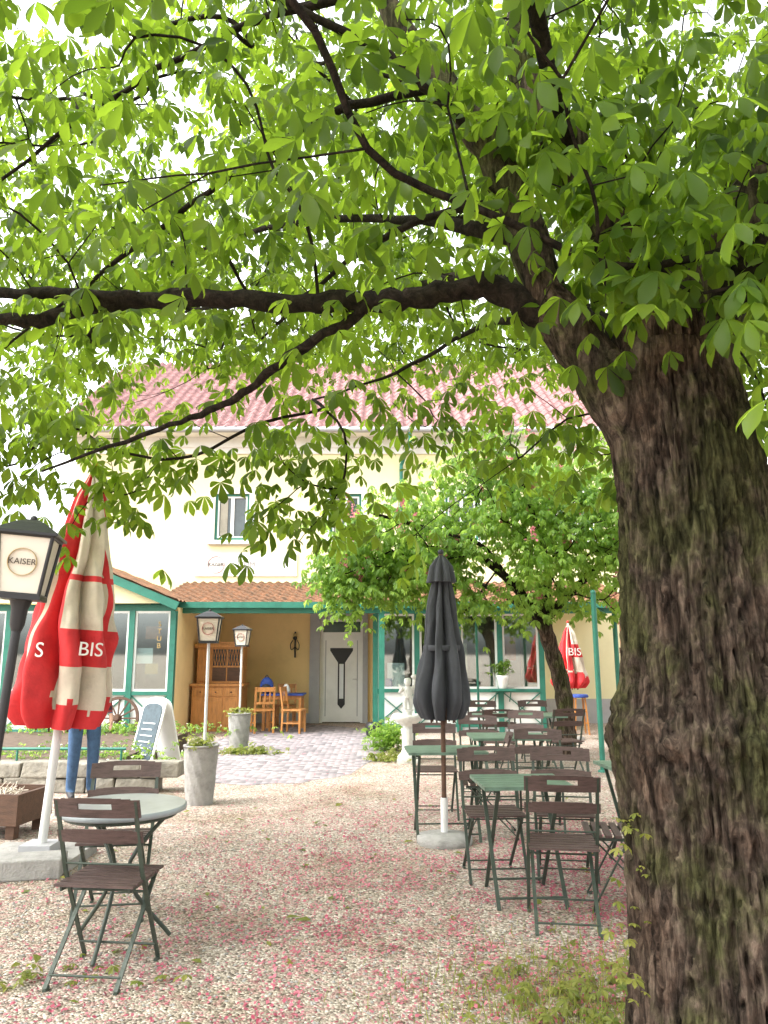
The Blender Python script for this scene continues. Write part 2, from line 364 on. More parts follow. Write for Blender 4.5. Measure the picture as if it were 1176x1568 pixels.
for i in range(60):
    t=2*math.pi*i/60; x=-1.5+1.6*math.cos(t)*(1+.25*noise.noise(Vector((math.cos(t)*2,math.sin(t)*2,0)))); y=14+4.0*math.sin(t)*(1+.15*noise.noise(Vector((math.cos(t)*2,5,math.sin(t)))))+random.uniform(-.06,.06)
    pts.append((x+random.uniform(-.06,.06),min(y,18.4),.004))
p.add(pts,[tuple(range(60))],cobblemat()); p.build('paved_path')

def ground_pts(n,x0,x1,y0,y1,dens):
    out=[]
    while len(out)<n:
        x=random.uniform(x0,x1); y=random.uniform(y0,y1)
        if random.random()<dens(x,y): out.append((x,y))
    return np.array(out)
def dens(x,y):
    q=.50+.8*noise.noise(Vector((x*.8,y*.8,1)))+.7*noise.noise(Vector((x*3,y*3,4)))+.5*noise.noise(Vector((x*9,y*9,4)))
    return max(.05,q)*(math.exp(-((x-1.0)/1.8)**2)+.16)*(1 if y<6.5 else math.exp(-(y-6.5)/1.8))*min(1,.5+.6*math.exp(-((y-5)/3.0)**2))+.008
xy=ground_pts(33000,-4,4.5,2.3,14,dens); n=len(xy)
P=np.column_stack([xy,np.full(n,.006)+rng.random(n)*.010])
ptpl=(np.array([(-.35,0,0),(0,-.5,.05),(.4,0,.12),(.1,.55,0)]),[(0,1,2,3)])
scatter('fallen_petals',P,rng.random(n)*6.3,rng.normal(0,.3,n),rng.normal(0,.3,n),rng.uniform(.011,.028,n),ptpl,M['petal'])
n=160; P=np.column_stack([rng.uniform(-3.5,2.5,n),rng.uniform(3,9,n),np.full(n,.012)])
scatter('fallen_leaves',P,rng.random(n)*6.3,rng.normal(0,.2,n),rng.normal(0,.3,n),rng.uniform(.04,.10,n),(leaflet(.1,.25)[0],leaflet()[1]),M['weed'])
n=7000; xy=ground_pts(n,-3.5,3,2.6,7.5,lambda x,y:1); P=np.column_stack([xy,np.full(n,.002)])
oc=np.array([(1,0,0),(0,.8,0),(-1,0,0),(0,-.8,0),(0,0,.55)]); scatter('gravel_stones',P,rng.random(n)*6.3,rng.normal(0,.15,n),rng.normal(0,.15,n),rng.uniform(.005,.013,n),(oc,[(0,1,4),(1,2,4),(2,3,4),(3,0,4)]),M['concrete'])

blade=(np.array([(-.03,0,0),(.03,0,0),(.02,.12,.5),(-.02,.12,.5),(0,.4,1)]),[(0,1,2,3),(3,2,4)])
def weedpts(n,cx,cy,sx,sy):
    return np.column_stack([rng.normal(cx,sx,n),rng.normal(cy,sy,n),np.zeros(n)])
P=np.concatenate([weedpts(1700,.95,3.8,.3,.4),weedpts(400,.5,3.9,.35,.25),weedpts(300,1.35,4.3,.2,.5)]); n=len(P)
scatter('grass_tufts',P,rng.random(n)*6.3,rng.normal(0,.3,n),rng.normal(0,.25,n),rng.uniform(.03,.10,n),blade,M['weed'])
P=np.concatenate([weedpts(170,.92,3.8,.25,.3),weedpts(26,-1.7,4.15,.3,.10),weedpts(14,-2.1,4.1,.15,.1)]); n=len(P); P[:,2]=rng.uniform(.01,.07,n)
S=rng.uniform(.035,.07,n)
scatter('weeds',P,rng.random(n)*6.3,rng.normal(.1,.3,n),rng.normal(0,.2,n),S,compound(5,110,.1,.26),M['weed'])

# ================================================================ MAIN CHESTNUT TREE
tree=empty('chestnut_tree')
tb=MB()
axis=[(0,1.37,3.2,.45),(.12,1.37,3.2,.41),(.45,1.36,3.2,.375),(.9,1.35,3.2,.365),(1.15,1.34,3.2,.38),(1.32,1.33,3.2,.385),(1.45,1.33,3.2,.34),(1.7,1.32,3.2,.315),(2.1,1.31,3.2,.295),(2.45,1.29,3.2,.28),(2.75,1.27,3.2,.25),(3.05,1.26,3.2,.19),(3.2,1.25,3.22,.15)]
az=[a[0] for a in axis]; SEG=240; NR=360
vs=[]
for i in range(NR):
    z=3.2*i/(NR-1); cx=np.interp(z,az,[a[1] for a in axis]); cy=np.interp(z,az,[a[2] for a in axis]); r=np.interp(z,az,[a[3] for a in axis])
    for k in range(SEG):
        t=2*math.pi*k/SEG; c,s=math.cos(t),math.sin(t)
        wv=noise.noise(Vector((c*3,s*3,z*1.5)))
        a=noise.noise(Vector((c*4.5+wv*.6,s*4.5,z*1.3+7)))
        b=abs(noise.noise(Vector((c*10+wv*1.2,s*10+wv,z*1.9))))
        b2=abs(noise.noise(Vector((c*19+wv,s*19,z*5.5+3))))
        fur=-.040*math.exp(-(b/.08)**2)-.022*math.exp(-(b2/.10)**2)
        d=noise.noise(Vector((c*30,s*30,z*22)))
        burl=math.exp(-((z-1.33)/.13)**2)*(.035*noise.noise(Vector((c*5,s*5,z*11)))+.025*noise.noise(Vector((c*14,s*14,z*24)))+.014)
        fl=math.exp(-z/.25)*.06*math.sin(5*t+1)
        rr=r+.032*a+fur+.012*d+burl+fl+.012
        vs.append((cx+rr*c,cy+rr*s,z-.03))
fs=[(i*SEG+k,i*SEG+(k+1)%SEG,(i+1)*SEG+(k+1)%SEG,(i+1)*SEG+k) for i in range(NR-1) for k in range(SEG)]
tb.add(vs,fs,M['bark'],True); tb.build('trunk',parent=tree)
limbs=[
 [(1.23,3.2,2.3,.2),(1.04,3.2,2.68,.15),(.78,3.25,3.10,.105),(.62,3.3,3.69,.085),(.48,3.35,4.07,.08),(.18,3.5,4.67,.07),(.01,3.6,5.08,.06),(-.3,3.9,6.2,.04),(-.5,4.2,7.0,.015)],
 [(1.25,3.2,2.8,.22),(1.22,3.22,3.05,.18),(1.11,3.25,3.36,.14),(.96,3.3,3.79,.115),(.83,3.35,4.1,.095),(.69,3.45,4.55,.07),(.75,3.6,5.08,.06),(.9,4,6.1,.04),(1,4.4,7.0,.015)],
 [(1.3,3.2,2.75,.2),(1.55,3.12,3.4,.14),(2.0,3.0,4.1,.1),(2.7,2.9,5.1,.07),(3.3,3,6.3,.02)],
 [(.72,3.25,3.10,.075),(.457,3.3,3.26,.057),(.158,3.35,3.23,.05),(-.087,3.4,3.24,.052),(-.438,3.5,3.28,.047),(-.844,3.6,3.35,.045),(-1.27,3.7,3.39,.045),(-1.49,3.75,3.38,.04),(-1.82,3.8,3.33,.036),(-2.05,3.85,3.35,.033),(-3.2,4,3.5,.015)],
 [(-1.27,3.7,3.39,.035),(-1.75,3.75,3.46,.03),(-2.1,3.9,3.53,.027),(-3.1,4.3,3.95,.012)],
 [(-.05,3.38,3.22,.03),(-.2,3.45,3.14,.026),(-.478,3.6,3.04,.024),(-.70,3.8,2.94,.021),(-.92,3.9,2.86,.018),(-1.33,4.1,2.79,.013),(-2.02,4.4,2.64,.007)],
 [(1.2,3.3,2.8,.13),(1.0,4.3,3.7,.07),(.6,5.8,4.6,.04),(.2,7.4,5.3,.025),(.1,8.6,5.7,.012)],
 [(.66,3.3,3.5,.045),(.1,4.2,4.15,.03),(-.9,5.4,4.8,.022),(-2.2,6.8,5.2,.012)],
 [(.48,3.35,4.07,.035),(-.1,3.3,4.55,.024),(-.9,3.3,4.95,.018),(-2.2,3.4,5.2,.010)],
 [(.3,3.45,4.42,.03),(-.3,3.65,4.42,.021),(-1.0,4.0,4.2,.018),(-1.7,4.3,3.85,.013),(-2.4,4.6,3.5,.008)],
 [(-.1,3.65,5.2,.03),(-.9,4.0,5.25,.02),(-1.9,4.3,4.9,.014),(-2.9,4.6,4.3,.008)],
 [(.62,3.3,3.69,.03),(.2,3.7,3.85,.02),(-.3,4.2,3.8,.015),(-.8,4.7,3.6,.008)],
 [(.9,3.7,3.3,.03),(.6,4.5,3.6,.018),(.1,5.3,3.6,.012),(-.5,5.3,3.4,.007)],
 [(1.6,3.15,3.45,.08),(2.4,4.4,4.1,.06),(3.3,6.2,4.9,.02)],
 [(.9,3.3,3.9,.05),(.5,2.6,4.5,.03),(.0,1.7,5.2,.015)],
 [(1.4,3.1,3.0,.08),(1.9,2.3,3.7,.05),(2.4,1.6,4.3,.02)],
 [(-.6,3.54,3.3,.02),(-.9,4.4,3.7,.018),(-1.6,5.6,4.2,.01)],
]
roots=[]; lb=MB()
for L in limbs:
    pr=catmull(L,6); rads=[max(.006,q[3]*(1+.10*math.sin(i*1.7+q[0]*9))) for i,q in enumerate(pr)]
    pp=[q[:3]+rng.normal(0,.006,3) for q in pr]
    lb.tube(pp,rads,M['bark2'] if L[0][3]<.15 else M['bark'],14 if L[0][3]>.1 else 9)
    for q in pp[6 if L[0][3]>.1 else 2::2]: roots.append((q,-1))
def hb(x,y): return max(3.0,2.08+.32*y-(.40 if x<-1.2-.15*y else 0))+.25*noise.noise(Vector((x*.7,y*.7,0)))
C=[]
while len(C)<2600:
    x=random.uniform(-6.3,7); y=random.uniform(.6,10); r2=((x-.3)/6.6)**2+((y-3.6)/5.9)**2
    if r2>1: continue
    b=hb(x,y); top=b+(7.9-b)*math.sqrt(1-r2)+.6
    z=b+(top-b)*random.random()**1.1
    if noise.noise(Vector((x*.8,y*.8,z*1.0)))<-.28: continue
    if y<2.4 and z<3.2+(2.4-y)*.9: continue
    if math.hypot(x,y)<1.4 : continue
    C.append((x,y,z))
drop=[]
def droop(x,y,z0,z1,n,s=.12):
    for i in range(n):
        t=i/max(1,n-1); drop.append((x+random.gauss(0,s)*(.4+t),y+random.gauss(0,s),z0+(z1-z0)*t))
droop(-.72,5,3.3,2.45,6);droop(-.45,5,3.1,2.3,7);droop(-.22,4.9,3.1,2.3,6);droop(-1.3,4.8,3.1,2.8,3);droop(-.9,4.9,3.1,2.8,3)
droop(-2.5,5,3.2,2.7,6);droop(-2.2,4.8,3.1,2.6,6);droop(-1.95,4.9,3.1,2.4,6);droop(-1.8,5.1,3.1,2.6,4);droop(-2.9,5,3.2,2.6,5)
droop(.45,5.5,3.5,3.05,4);droop(.9,5.0,3.3,2.75,6);droop(1.2,4.6,3.1,2.55,6);droop(.15,5.5,3.5,3.0,4)
droop(1.0,2.6,3.4,2.85,6);droop(1.3,2.5,3.4,2.7,7);droop(.75,2.7,3.3,2.9,5);droop(1.5,2.5,3.2,2.5,6);droop(1.85,3.6,3.2,2.2,8);droop(1.5,2.35,2.9,2.5,3)
droop(.9,3.1,4.4,3.5,12,.18);droop(1.25,2.9,4.2,3.2,12,.18);droop(1.6,2.7,3.8,3.0,8,.15);droop(.65,3.2,4.3,3.9,5,.15)
C=np.array(C+drop)
A,par,cnt,nroot=grow(roots,C,(1.2,3.3,3.0))
twig_mesh(lb,A,par,cnt,nroot,M['bark2'])
lb.build('limbs',parent=tree)
reps=8; PP=np.repeat(C,reps,0); off=rng.normal(0,1,PP.shape)*np.array([.19,.19,.13]); P=PP+off; n=len(P)
d=off.copy(); d[:,0]+=rng.normal(0,.05,n)
S=rng.uniform(.085,.165,n)
scatter('crown_foliage',P,yaw_out(d)+rng.normal(0,.3,n),rng.normal(-.25,.42,n),rng.normal(0,.35,n),S,compound(5,100,.5,.20,True),M['leaf'],tree,True)
n=34; P=np.column_stack([.93+rng.normal(0,.03,n),3.15+rng.normal(0,.07,n),rng.uniform(.35,1.0,n)])
scatter('trunk_suckers',P,rng.random(n)*6.3,rng.normal(.1,.3,n),rng.normal(0,.2,n),rng.uniform(.02,.045,n),compound(5,110,.1,.26),M['weed'],tree)

# ================================================================ SMALL FLOWERING TREE
t2=empty('red_flowering_chestnut_tree')
mb=MB()
tr=catmull([(2.95,13,-.03,.19),(2.98,13,.5,.15),(2.93,13,1.1,.14),(2.75,12.95,1.75,.13),(2.62,12.9,2.2,.13)],6)
mb.tube([q[:3] for q in tr],[q[3]*(1+.08*math.sin(i*2.1)) for i,q in enumerate(tr)],M['bark'],16)
roots=[]
for L in [[(2.62,12.9,2.1,.1),(2.0,12.5,2.8,.07),(1.0,12,3.4,.05),(-.2,11.5,3.7,.02)],[(2.62,12.9,2.1,.1),(2.7,12.7,3.0,.07),(2.3,12.3,4.2,.04),(2.0,12,5,.02)],
          [(2.62,12.9,2.1,.09),(3.3,12.6,2.8,.06),(4.1,12.3,3.4,.02)],[(2.65,12.9,2.0,.08),(2.2,13.2,2.5,.06),(1.4,13.4,2.9,.03)],[(2.0,12.5,2.8,.05),(1.5,11.6,3.2,.03),(.9,11,3.3,.02)]]:
    pr=catmull(L,5); mb.tube([q[:3] for q in pr],[q[3] for q in pr],M['bark2'],8)
    for q in pr[2:]: roots.append((q[:3],-1))
C=[]
while len(C)<900:
    q=rng.normal(0,1,3); q/=np.linalg.norm(q); q*=random.random()**.42
    blob=random.choice([(2.5,12.3,3.3,1.7,1.6,1.35),(1.1,12,3.25,1.6,1.4,1.15),(0.1,11.7,3.1,1.25,1.1,.95),(3.5,12.2,3.2,1.2,1.2,1.1),(2.0,12,4.4,1.5,1.3,.9),(1.6,12.2,2.7,1.6,1.2,.7),(3.4,12.3,4.2,1.3,1.2,1.0),(-.35,11.7,2.6,.75,.6,.55)])
    c=(blob[0]+q[0]*blob[3],blob[1]+q[1]*blob[4],blob[2]+q[2]*blob[5])
    if c[2]<2.0 or noise.noise(Vector(c)*.9)<-.25: continue
    C.append(c)
C=np.array(C); A,par,cnt,nroot=grow(roots,C,(2.6,12.9,2)); twig_mesh(mb,A,par,cnt,nroot,M['bark2'],.004)
mb.build('trunk_and_branches',parent=t2)
PP=np.repeat(C,7,0); off=rng.normal(0,1,PP.shape)*np.array([.2,.2,.15]); n=len(PP)
scatter('crown_foliage',PP+off,yaw_out(off),rng.normal(-.2,.4,n),rng.normal(0,.3,n),rng.uniform(.09,.16,n),compound(5,100,.45,.22),M['leaf2'],t2)
sel=C[rng.choice(len(C),80,False)]; F=[]
for c in sel:
    for i in range(26):
        h=random.random()*.22; F.append((c[0]+random.gauss(0,.05*(1.1-h*4)),c[1]-.18+random.gauss(0,.05),c[2]+.08+h))
F=np.array(F); n=len(F)
scatter('blossom',F,rng.random(n)*6.3,rng.normal(0,.8,n),rng.normal(0,.8,n),rng.uniform(.03,.055,n),ptpl,M['flower'],t2)

# ================================================================ HOUSE
house=empty('yellow_guesthouse')
WY=18.5
wl=MB()
holes=[(-4.13,-3.29,4.3,5.45),(-1.32,-.55,4.3,5.45),(1.5,2.3,4.3,5.45),(4.3,5.1,4.3,5.45),(-1.51,-.5,0,2.45)]
X0,X1=-7.6,8.6
def wall_holes(mb,x0,x1,z0,z1,y0,y1,holes,m):
    xs=sorted({x0,x1,*[h[0] for h in holes],*[h[1] for h in holes]}); zs=sorted({z0,z1,*[h[2] for h in holes],*[h[3] for h in holes]})
    xs=[x for x in xs if x0<=x<=x1]; zs=[z for z in zs if z0<=z<=z1]
    for i in range(len(xs)-1):
        for j in range(len(zs)-1):
            cx=(xs[i]+xs[i+1])/2; cz=(zs[j]+zs[j+1])/2
            if any(h[0]<cx<h[1] and h[2]<cz<h[3] for h in holes): continue
            mb.box(xs[i],xs[i+1],y0,y1,zs[j],zs[j+1],m)
wall_holes(wl,X0,X1,3.0,6.9,WY,WY+.35,holes,M['cream'])
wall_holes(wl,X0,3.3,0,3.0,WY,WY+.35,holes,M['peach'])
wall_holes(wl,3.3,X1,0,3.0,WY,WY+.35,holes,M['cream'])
wl.box(X0,X0+.35,WY+.35,28,0,6.9,M['cream']); wl.box(X1-.35,X1,WY+.35,28,0,6.9,M['cream']); wl.box(X0,X1,28,28.3,0,6.9,M['cream'])
for gx in (X0,X1-.35): wl.add([(gx,WY,6.9),(gx,28.3,6.9),(gx,23.4,10.6),(gx+.35,WY,6.9),(gx+.35,28.3,6.9),(gx+.35,23.4,10.6)],[(0,1,2),(3,5,4),(0,2,5,3),(1,4,5,2)],M['cream'])
wl.build('walls',parent=house)
tw=MB()
tw.box(X0-.03,X1+.03,WY-.05,WY-.002,6.45,6.6,M['white']); tw.box(X0-.03,X1+.03,WY-.10,WY-.002,6.6,6.86,M['white'])
tw.box(3.3,X1,WY-.04,WY-.002,.0,.55,M['plinth']); tw.box(-4.1,-1.75,WY-.03,WY-.002,0,.22,M['plinth'])
for h in holes[:4]:
    x0,x1,z0,z1=h
    for a,b,c,dd in ((x0-.13,x0,z0-.13,z1+.13),(x1,x1+.13,z0-.13,z1+.13),(x0,x1,z1,z1+.13),(x0,x1,z0-.13,z0)): tw.box(a,b,WY-.035,WY-.002,c,dd,M['white'])
    tw.box(x0-.16,x1+.16,WY-.12,WY-.036,z0-.1,z0-.04,M['white'])
    f=.06; y0,y1=WY+.03,WY+.09; cx=(x0+x1)/2
    for a,b,c,dd in ((x0,x0+f,z0,z1),(x1-f,x1,z0,z1),(x0+f,x1-f,z1-f,z1),(x0+f,x1-f,z0,z0+f)): tw.box(a,b,y0,y1,c,dd,M['teal'])
    for a,b,c,dd in ((x0+f,x0+f+.04,z0+f,z1-f),(x1-f-.04,x1-f,z0+f,z1-f),(cx-.04,cx+.04,z0+f,z1-f),(x0+f+.04,cx-.04,z1-f-.04,z1-f),(cx+.04,x1-f-.04,z1-f-.04,z1-f),(x0+f+.04,cx-.04,z0+f,z0+f+.04),(cx+.04,x1-f-.04,z0+f,z0+f+.04)): tw.box(a,b,y0+.01,y1-.005,c,dd,M['white'])
    tw.box(x0+f,x1-f,y1+.002,y1+.012,z0+f,z1-f,M['dkglass'])
    tw.box(x0+.12,x0+.3,y1+.0-.028,y1-.024,z0+.12,z1-.12,M['interior'])
tw.build('windows_and_trim',parent=house)
def tiled(mb,x0,x1,ya,za,yb,zb,m,dx=.22,rows=12,amp=.03):
    nx=int((x1-x0)/dx*6); vs=[];fs=[]; ny=rows*2
    for j in range(ny+1):
        row=j//2; t=min(1,(j//2+(j%2)*.98)/rows); 
        for i in range(nx+1):
            x=x0+(x1-x0)*i/nx; ph=(i%6)/6*2*math.pi
            z=za+(zb-za)*t+amp*math.cos(ph)+ (0 if j%2==0 else -.03)+.012*noise.noise(Vector((x*5,row,0)))
            vs.append((x,ya+(yb-ya)*t,z))
    for j in range(ny):
        for i in range(nx): a=j*(nx+1)+i; fs.append((a,a+1,a+nx+2,a+nx+1))
    mb.add(vs,fs,m)
rf=MB()
tiled(rf,X0-.5,X1+.5,WY-.55,6.98,23.4,10.75,M['tile2'],.25,18,.045)
tiled(rf,X0-.5,X1+.5,23.4,10.75,28.8,6.98,M['tile2'],.25,10,.045)
rf.box(X0-.5,X1+.5,WY-.5,WY,6.865,6.9,M['white'])
rf.tube([(X0-.5,WY-.62,6.9),(X1+.5,WY-.62,6.9)],.07,M['greypaint'],10)
tiled(rf,-4.75,5.2,15.65,2.60,WY,3.28,M['tile'],.2,9,.022)
rf.build('roofs',parent=house)
dp=MB(); dp.tube(catmull([(.62,WY-.6,6.85),(.62,WY-.55,6.6),(.45,WY-.12,6.2),(.42,WY-.1,5.9),(.42,WY-.1,3.3)],5),.045,M['teal'],10); dp.build('downpipe',parent=house)
vr=MB(); gl=MB()
def glazed(x0,x1,y,n,zl=.8,zt=2.42,plates=True):
    vr.box(x0,x1,y,y+.1,zt,zt+.13,M['teal']); vr.box(x0,x1,y-.02,y+.1,zl,zl+.07,M['teal']); vr.box(x0,x1,y,y+.1,0,.1,M['plinth']); vr.box(x0,x1,y-.01,y+.09,.1,.16,M['teal'])
    bw=(x1-x0)/n
    for i in range(n+1):
        x=x0+bw*i; vr.box(x-.055,x+.055,y-.03,y+.11,0,zt+.001,M['teal'])
    for i in range(n):
        a=x0+bw*i+.055; b=x0+bw*(i+1)-.055
        vr.box(a,b,y+.03,y+.06,.16,zl,M['white'])
        vr.beam((a,y+.02,.17),(b,y+.02,zl-.01),.02,.045,M['teal'],(0,1,0)); vr.beam((a,y+.015,zl-.01),(b,y+.015,.17),.02,.045,M['teal'],(0,1,0))
        z0=zl+.07
        for q in ((a,a+.045,z0,zt),(b-.045,b,z0,zt),(a+.045,b-.045,z0,z0+.045),(a+.045,b-.045,zt-.045,zt)): vr.box(q[0],q[1],y+.01,y+.05,q[2],q[3],M['white'])
        gl.box(a+.045,b-.045,y+.028,y+.034,z0+.045,zt-.045,M['glass'])
glazed(-9.0,-4.15,15.3,6); glazed(-.18,3.3,16.4,4)
vr.box(-4.17,-4.09,15.41,WY,0,2.5,M['peach']); vr.box(-.2,-.12,16.51,WY-.04,0,2.5,M['cream']); vr.box(3.25,3.33,16.51,WY,0,2.5,M['cream'])
vr.box(-9.05,-8.95,15.41,WY+2,0,3,M['cream'])
vr.box(-4.6,5.2,15.72,15.86,2.40,2.56,M['teal']); vr.box(-4.7,5.25,15.6,15.70,2.50,2.62,M['teal'])
vr.box(-4.1,5.1,15.9,WY-.01,2.56,2.6,M['ceiling'])
for x in (-.05,5.1): vr.box(x-.06,x+.06,15.73,15.85,0,2.4,M['teal'])
gy=15.0
vr.add([(-9.1,gy+.12,2.56),(-4.3,gy+.12,2.56),(-6.7,gy+.12,3.52)],[(0,1,2)],M['cream'])
vr.beam((-4.0,gy,2.50),(-6.7,gy,3.6),.05,.16,M['teal']); vr.beam((-9.4,gy,2.50),(-6.7,gy,3.6),.05,.16,M['teal'])
rl=MB()
for sgn,xa in ((1,-4.0),(-1,-9.4)):
    vs=[];fs=[];ny=26
    for j in range(ny+1):
        for i in range(13):
            t=i/12; x=xa+(-6.7-xa)*t; vs.append((x,gy-.05+(WY-gy+.05)*j/ny,2.6+1.08*t+.02*math.cos(j*math.pi)+(0 if i%2 else .02)))
    for j in range(ny):
        for i in range(12): a=j*13+i; fs.append((a,a+1,a+14,a+13))
    rl.add(vs,fs,M['tile'])
rl.build('gable_roof',parent=house)
vr.box(-9,-4.2,17.6,17.7,0,2.5,M['interior']); vr.box(-.1,3.2,18.3,18.4,0,2.5,M['interior'])
for (x,y,z,wd,hh,k) in ((-4.75,15.36,1.55,.42,.3,'paper'),(-4.55,15.355,1.3,.25,.2,'gold'),(.25,16.46,1.15,.36,.5,'paper'),(.1,16.455,.98,.14,.2,'blue'),(.45,16.455,1.0,.12,.16,'paper'),(1.5,16.46,1.5,.5,.6,'offwhite'),(2.6,16.46,1.7,.35,.5,'terra'),(-5.9,15.36,1.3,.3,.4,'paper'),(-4.55,15.36,2.0,.3,.25,'terra')):
    vr.box(x-wd/2,x+wd/2,y,y+.006,z-hh/2,z+hh/2,M[k])
vr.build('veranda',parent=house); gl.build('veranda_glass',parent=house)
dr=MB()
x0,x1=-1.51,-.5
for a,b,c,e in ((x0-.24,x0,0,2.6),(x1,x1+.12,0,2.6),(x0,x1,2.4,2.6)): dr.box(a,b,WY-.10,WY-.003,c,e,M['greypaint'])
for a,b,c,e in ((x0,x0+.06,0,2.4),(x1-.06,x1,0,2.4),(x0+.06,x1-.06,2.34,2.4),(x0+.06,x1-.06,2.02,2.09)): dr.box(a,b,WY+.02,WY+.12,c,e,M['white'])
dr.box(x0+.06,x1-.06,WY+.07,WY+.08,2.09,2.34,M['dkglass']); dr.box(x0+.06,x1-.06,WY+.05,WY+.10,.02,2.02,M['white'])
for xx in (x0+.12,x1-.14):
    dr.box(xx,xx+.02,WY+.043,WY+.049,.15,1.9,M['greypaint'])
cx=(x0+x1)/2; y=WY+.04
poly=[(-.27,1.72),(.27,1.72),(.27,1.66),(.085,1.38),(.085,.42),(0,.32),(-.085,.42),(-.085,1.38),(-.27,1.66)]
dr.add([(cx+a,y,b) for a,b in poly]+[(cx+a,y+.008,b) for a,b in poly],[tuple(range(9))[::-1]]+[(i,(i+1)%9,9+(i+1)%9,9+i) for i in range(9)],M['black'])
dr.box(cx-.05,cx+.05,y-.004,y-.001,.55,1.35,M['paper'])
dr.tube([(x1-.12,WY+.05,1.0),(x1-.12,WY-.01,1.0),(x1-.24,WY-.01,1.0)],.012,M['steel'],8)
dr.build('door',parent=house)
sg=MB(); sg.box(-4.55,-2.1,WY-.03,WY-.003,3.42,3.98,M['white']); 
for k in range(28):
    a=2*math.pi*k/28; b2=2*math.pi*(k+1)/28
    sg.beam((-4.05+.2*math.cos(a),WY-.036,3.70+.2*math.sin(a)),(-4.05+.2*math.cos(b2),WY-.036,3.70+.2*math.sin(b2)),.006,.02,M['inkred'],(0,1,0))
sgo=sg.build('wall_sign',parent=house); text(sgo,'KAISER',(-4.05,WY-.04,3.70),.12,M['ink']); text(sgo,'ZUM',(-3.3,WY-.04,3.7),.18,M['inkgrey'])
text(house,'S\nT\nU\nB',(-4.42,15.32,1.95),.14,M['gold'])
wi=MB(); wx=-2.1
wi.tube(catmull([(wx,WY-.04,1.5),(wx,WY-.06,2.1)],4),.02,M['black'],8)
for s in (-1,1):
    wi.tube(catmull([(wx,WY-.05,1.75),(wx+s*.08,WY-.1,1.68),(wx+s*.1,WY-.12,1.8),(wx+s*.05,WY-.1,1.9)],6),.01,M['black'],6)
wi.ball((wx,WY-.1,1.95),.05,M['black']); wi.lathe(wx,WY-.1,[(.02,1.98),(.05,2.02),(.03,2.06)],M['gold'],10); wi.build('wall_sconce')

# ================================================================ PORCH FURNITURE
cb=MB(); y0,y1=16.5,17.2; x0,x1=-4.02,-2.98
W='orangewood'
cb.box(x0,x1,y0,y1,.08,.92,M[W]); cb.box(x0-.04,x1+.04,y0-.04,y1,.92,.97,M[W]); cb.box(x0-.02,x1+.02,y0+.02,y1,0,.08,M[W])
cb.box(x0+.03,x1-.03,y0+.25,y1,.97,1.72,M[W]); cb.box(x0-.03,x1+.03,y0+.2,y1,1.72,1.79,M[W]); cb.box(x0+.02,x1-.02,y0+.23,y1-.01,1.79,1.84,M[W])
for i in range(3):
    a=x0+.04+i*(x1-x0-.08)/3; b=a+(x1-x0-.08)/3-.03
    cb.box(a,b,y0-.015,y0-.001,.72,.88,M[W]); cb.ball(((a+b)/2,y0-.03,.8),.015,M['black']); cb.box(a,b,y0-.015,y0-.001,.14,.68,M[W]); cb.box(a+.05,b-.05,y0-.022,y0-.016,.2,.62,M[W])
    if i==0: cb.box(a,b,y0+.235,y0+.249,1.02,1.68,M[W]); cb.box(a+.05,b-.05,y0+.228,y0+.234,1.1,1.6,M[W])
    else:
        cb.box(a,b,y0+.235,y0+.249,1.34,1.68,M['black'])
        for k in range(5): cb.beam((a+(b-a)*k/5,y0+.225,1.34),(a+(b-a)*(k+1)/5,y0+.225,1.68),.01,.015,M[W]); cb.beam((a+(b-a)*(k+1)/5,y0+.22,1.34),(a+(b-a)*k/5,y0+.22,1.68),.01,.015,M[W])
        cb.box(a,b,y0+.235,y0+.249,1.02,1.3,M['darkbrown'])
cb.build('wooden_sideboard',bevel=.004)

def wood_chair(loc,rz):
    c=MB(); m=M['orangewood']
    for x in (-.19,.19):
        c.beam((x,.18,0),(x,.18,.45),.04,.04,m); c.beam((x,-.2,0),(x,-.18,.46),.04,.04,m); c.beam((x,-.18,.46),(x,-.25,.92),.04,.035,m)
        c.beam((x,-.18,.2),(x,.17,.2),.02,.03,m)
    c.box(-.215,.215,-.21,.21,.44,.475,m)
    c.beam((-.17,-.245,.87),(.17,-.245,.87),.02,.09,m); c.beam((-.17,-.21,.6),(.17,-.21,.6),.02,.05,m)
    for x in (-.1,0,.1): c.beam((x,-.215,.62),(x,-.24,.83),.03,.015,m)
    c.build('wooden_chair',loc,rz,bevel=.004)
wood_chair((-2.5,16.3,0),R(20)); wood_chair((-1.85,16.3,0),R(-100)); wood_chair((-2.2,17.7,0),R(180))
tbm=MB(); tbm.box(-.45,.45,-.35,.35,.72,.75,M['blue']); 
for sx in (-.38,.38):
    for sy in (-.28,.28): tbm.box(sx-.03,sx+.03,sy-.03,sy+.03,0,.72,M['orangewood'])
tbm.box(-.4,.4,-.3,.3,.64,.72,M['orangewood']); tbm.lathe(.05,0,[(.05,.75),(.09,.8),(.06,.9),(.03,.95)],M['white'],14)
tbm.build('porch_table',(-2.15,16.95,0),bevel=.004)
c=MB(); c.ball((0,0,.17),.17,M['blue'],16,(.85,.6,1.05)); c.ball((0,-.07,.12),.11,M['shoe'],14,(.95,.6,.9)); c.tube(catmull([(-.04,0,.33),(0,0,.39),(.04,0,.33)],5),.01,M['shoe'],6)
for s in (-1,1): c.tube(catmull([(s*.07,.08,.30),(s*.09,.14,.18),(s*.07,.09,.03)],5),.013,M['shoe'],6)
c.build('backpack',(-2.5,16.8,.75))

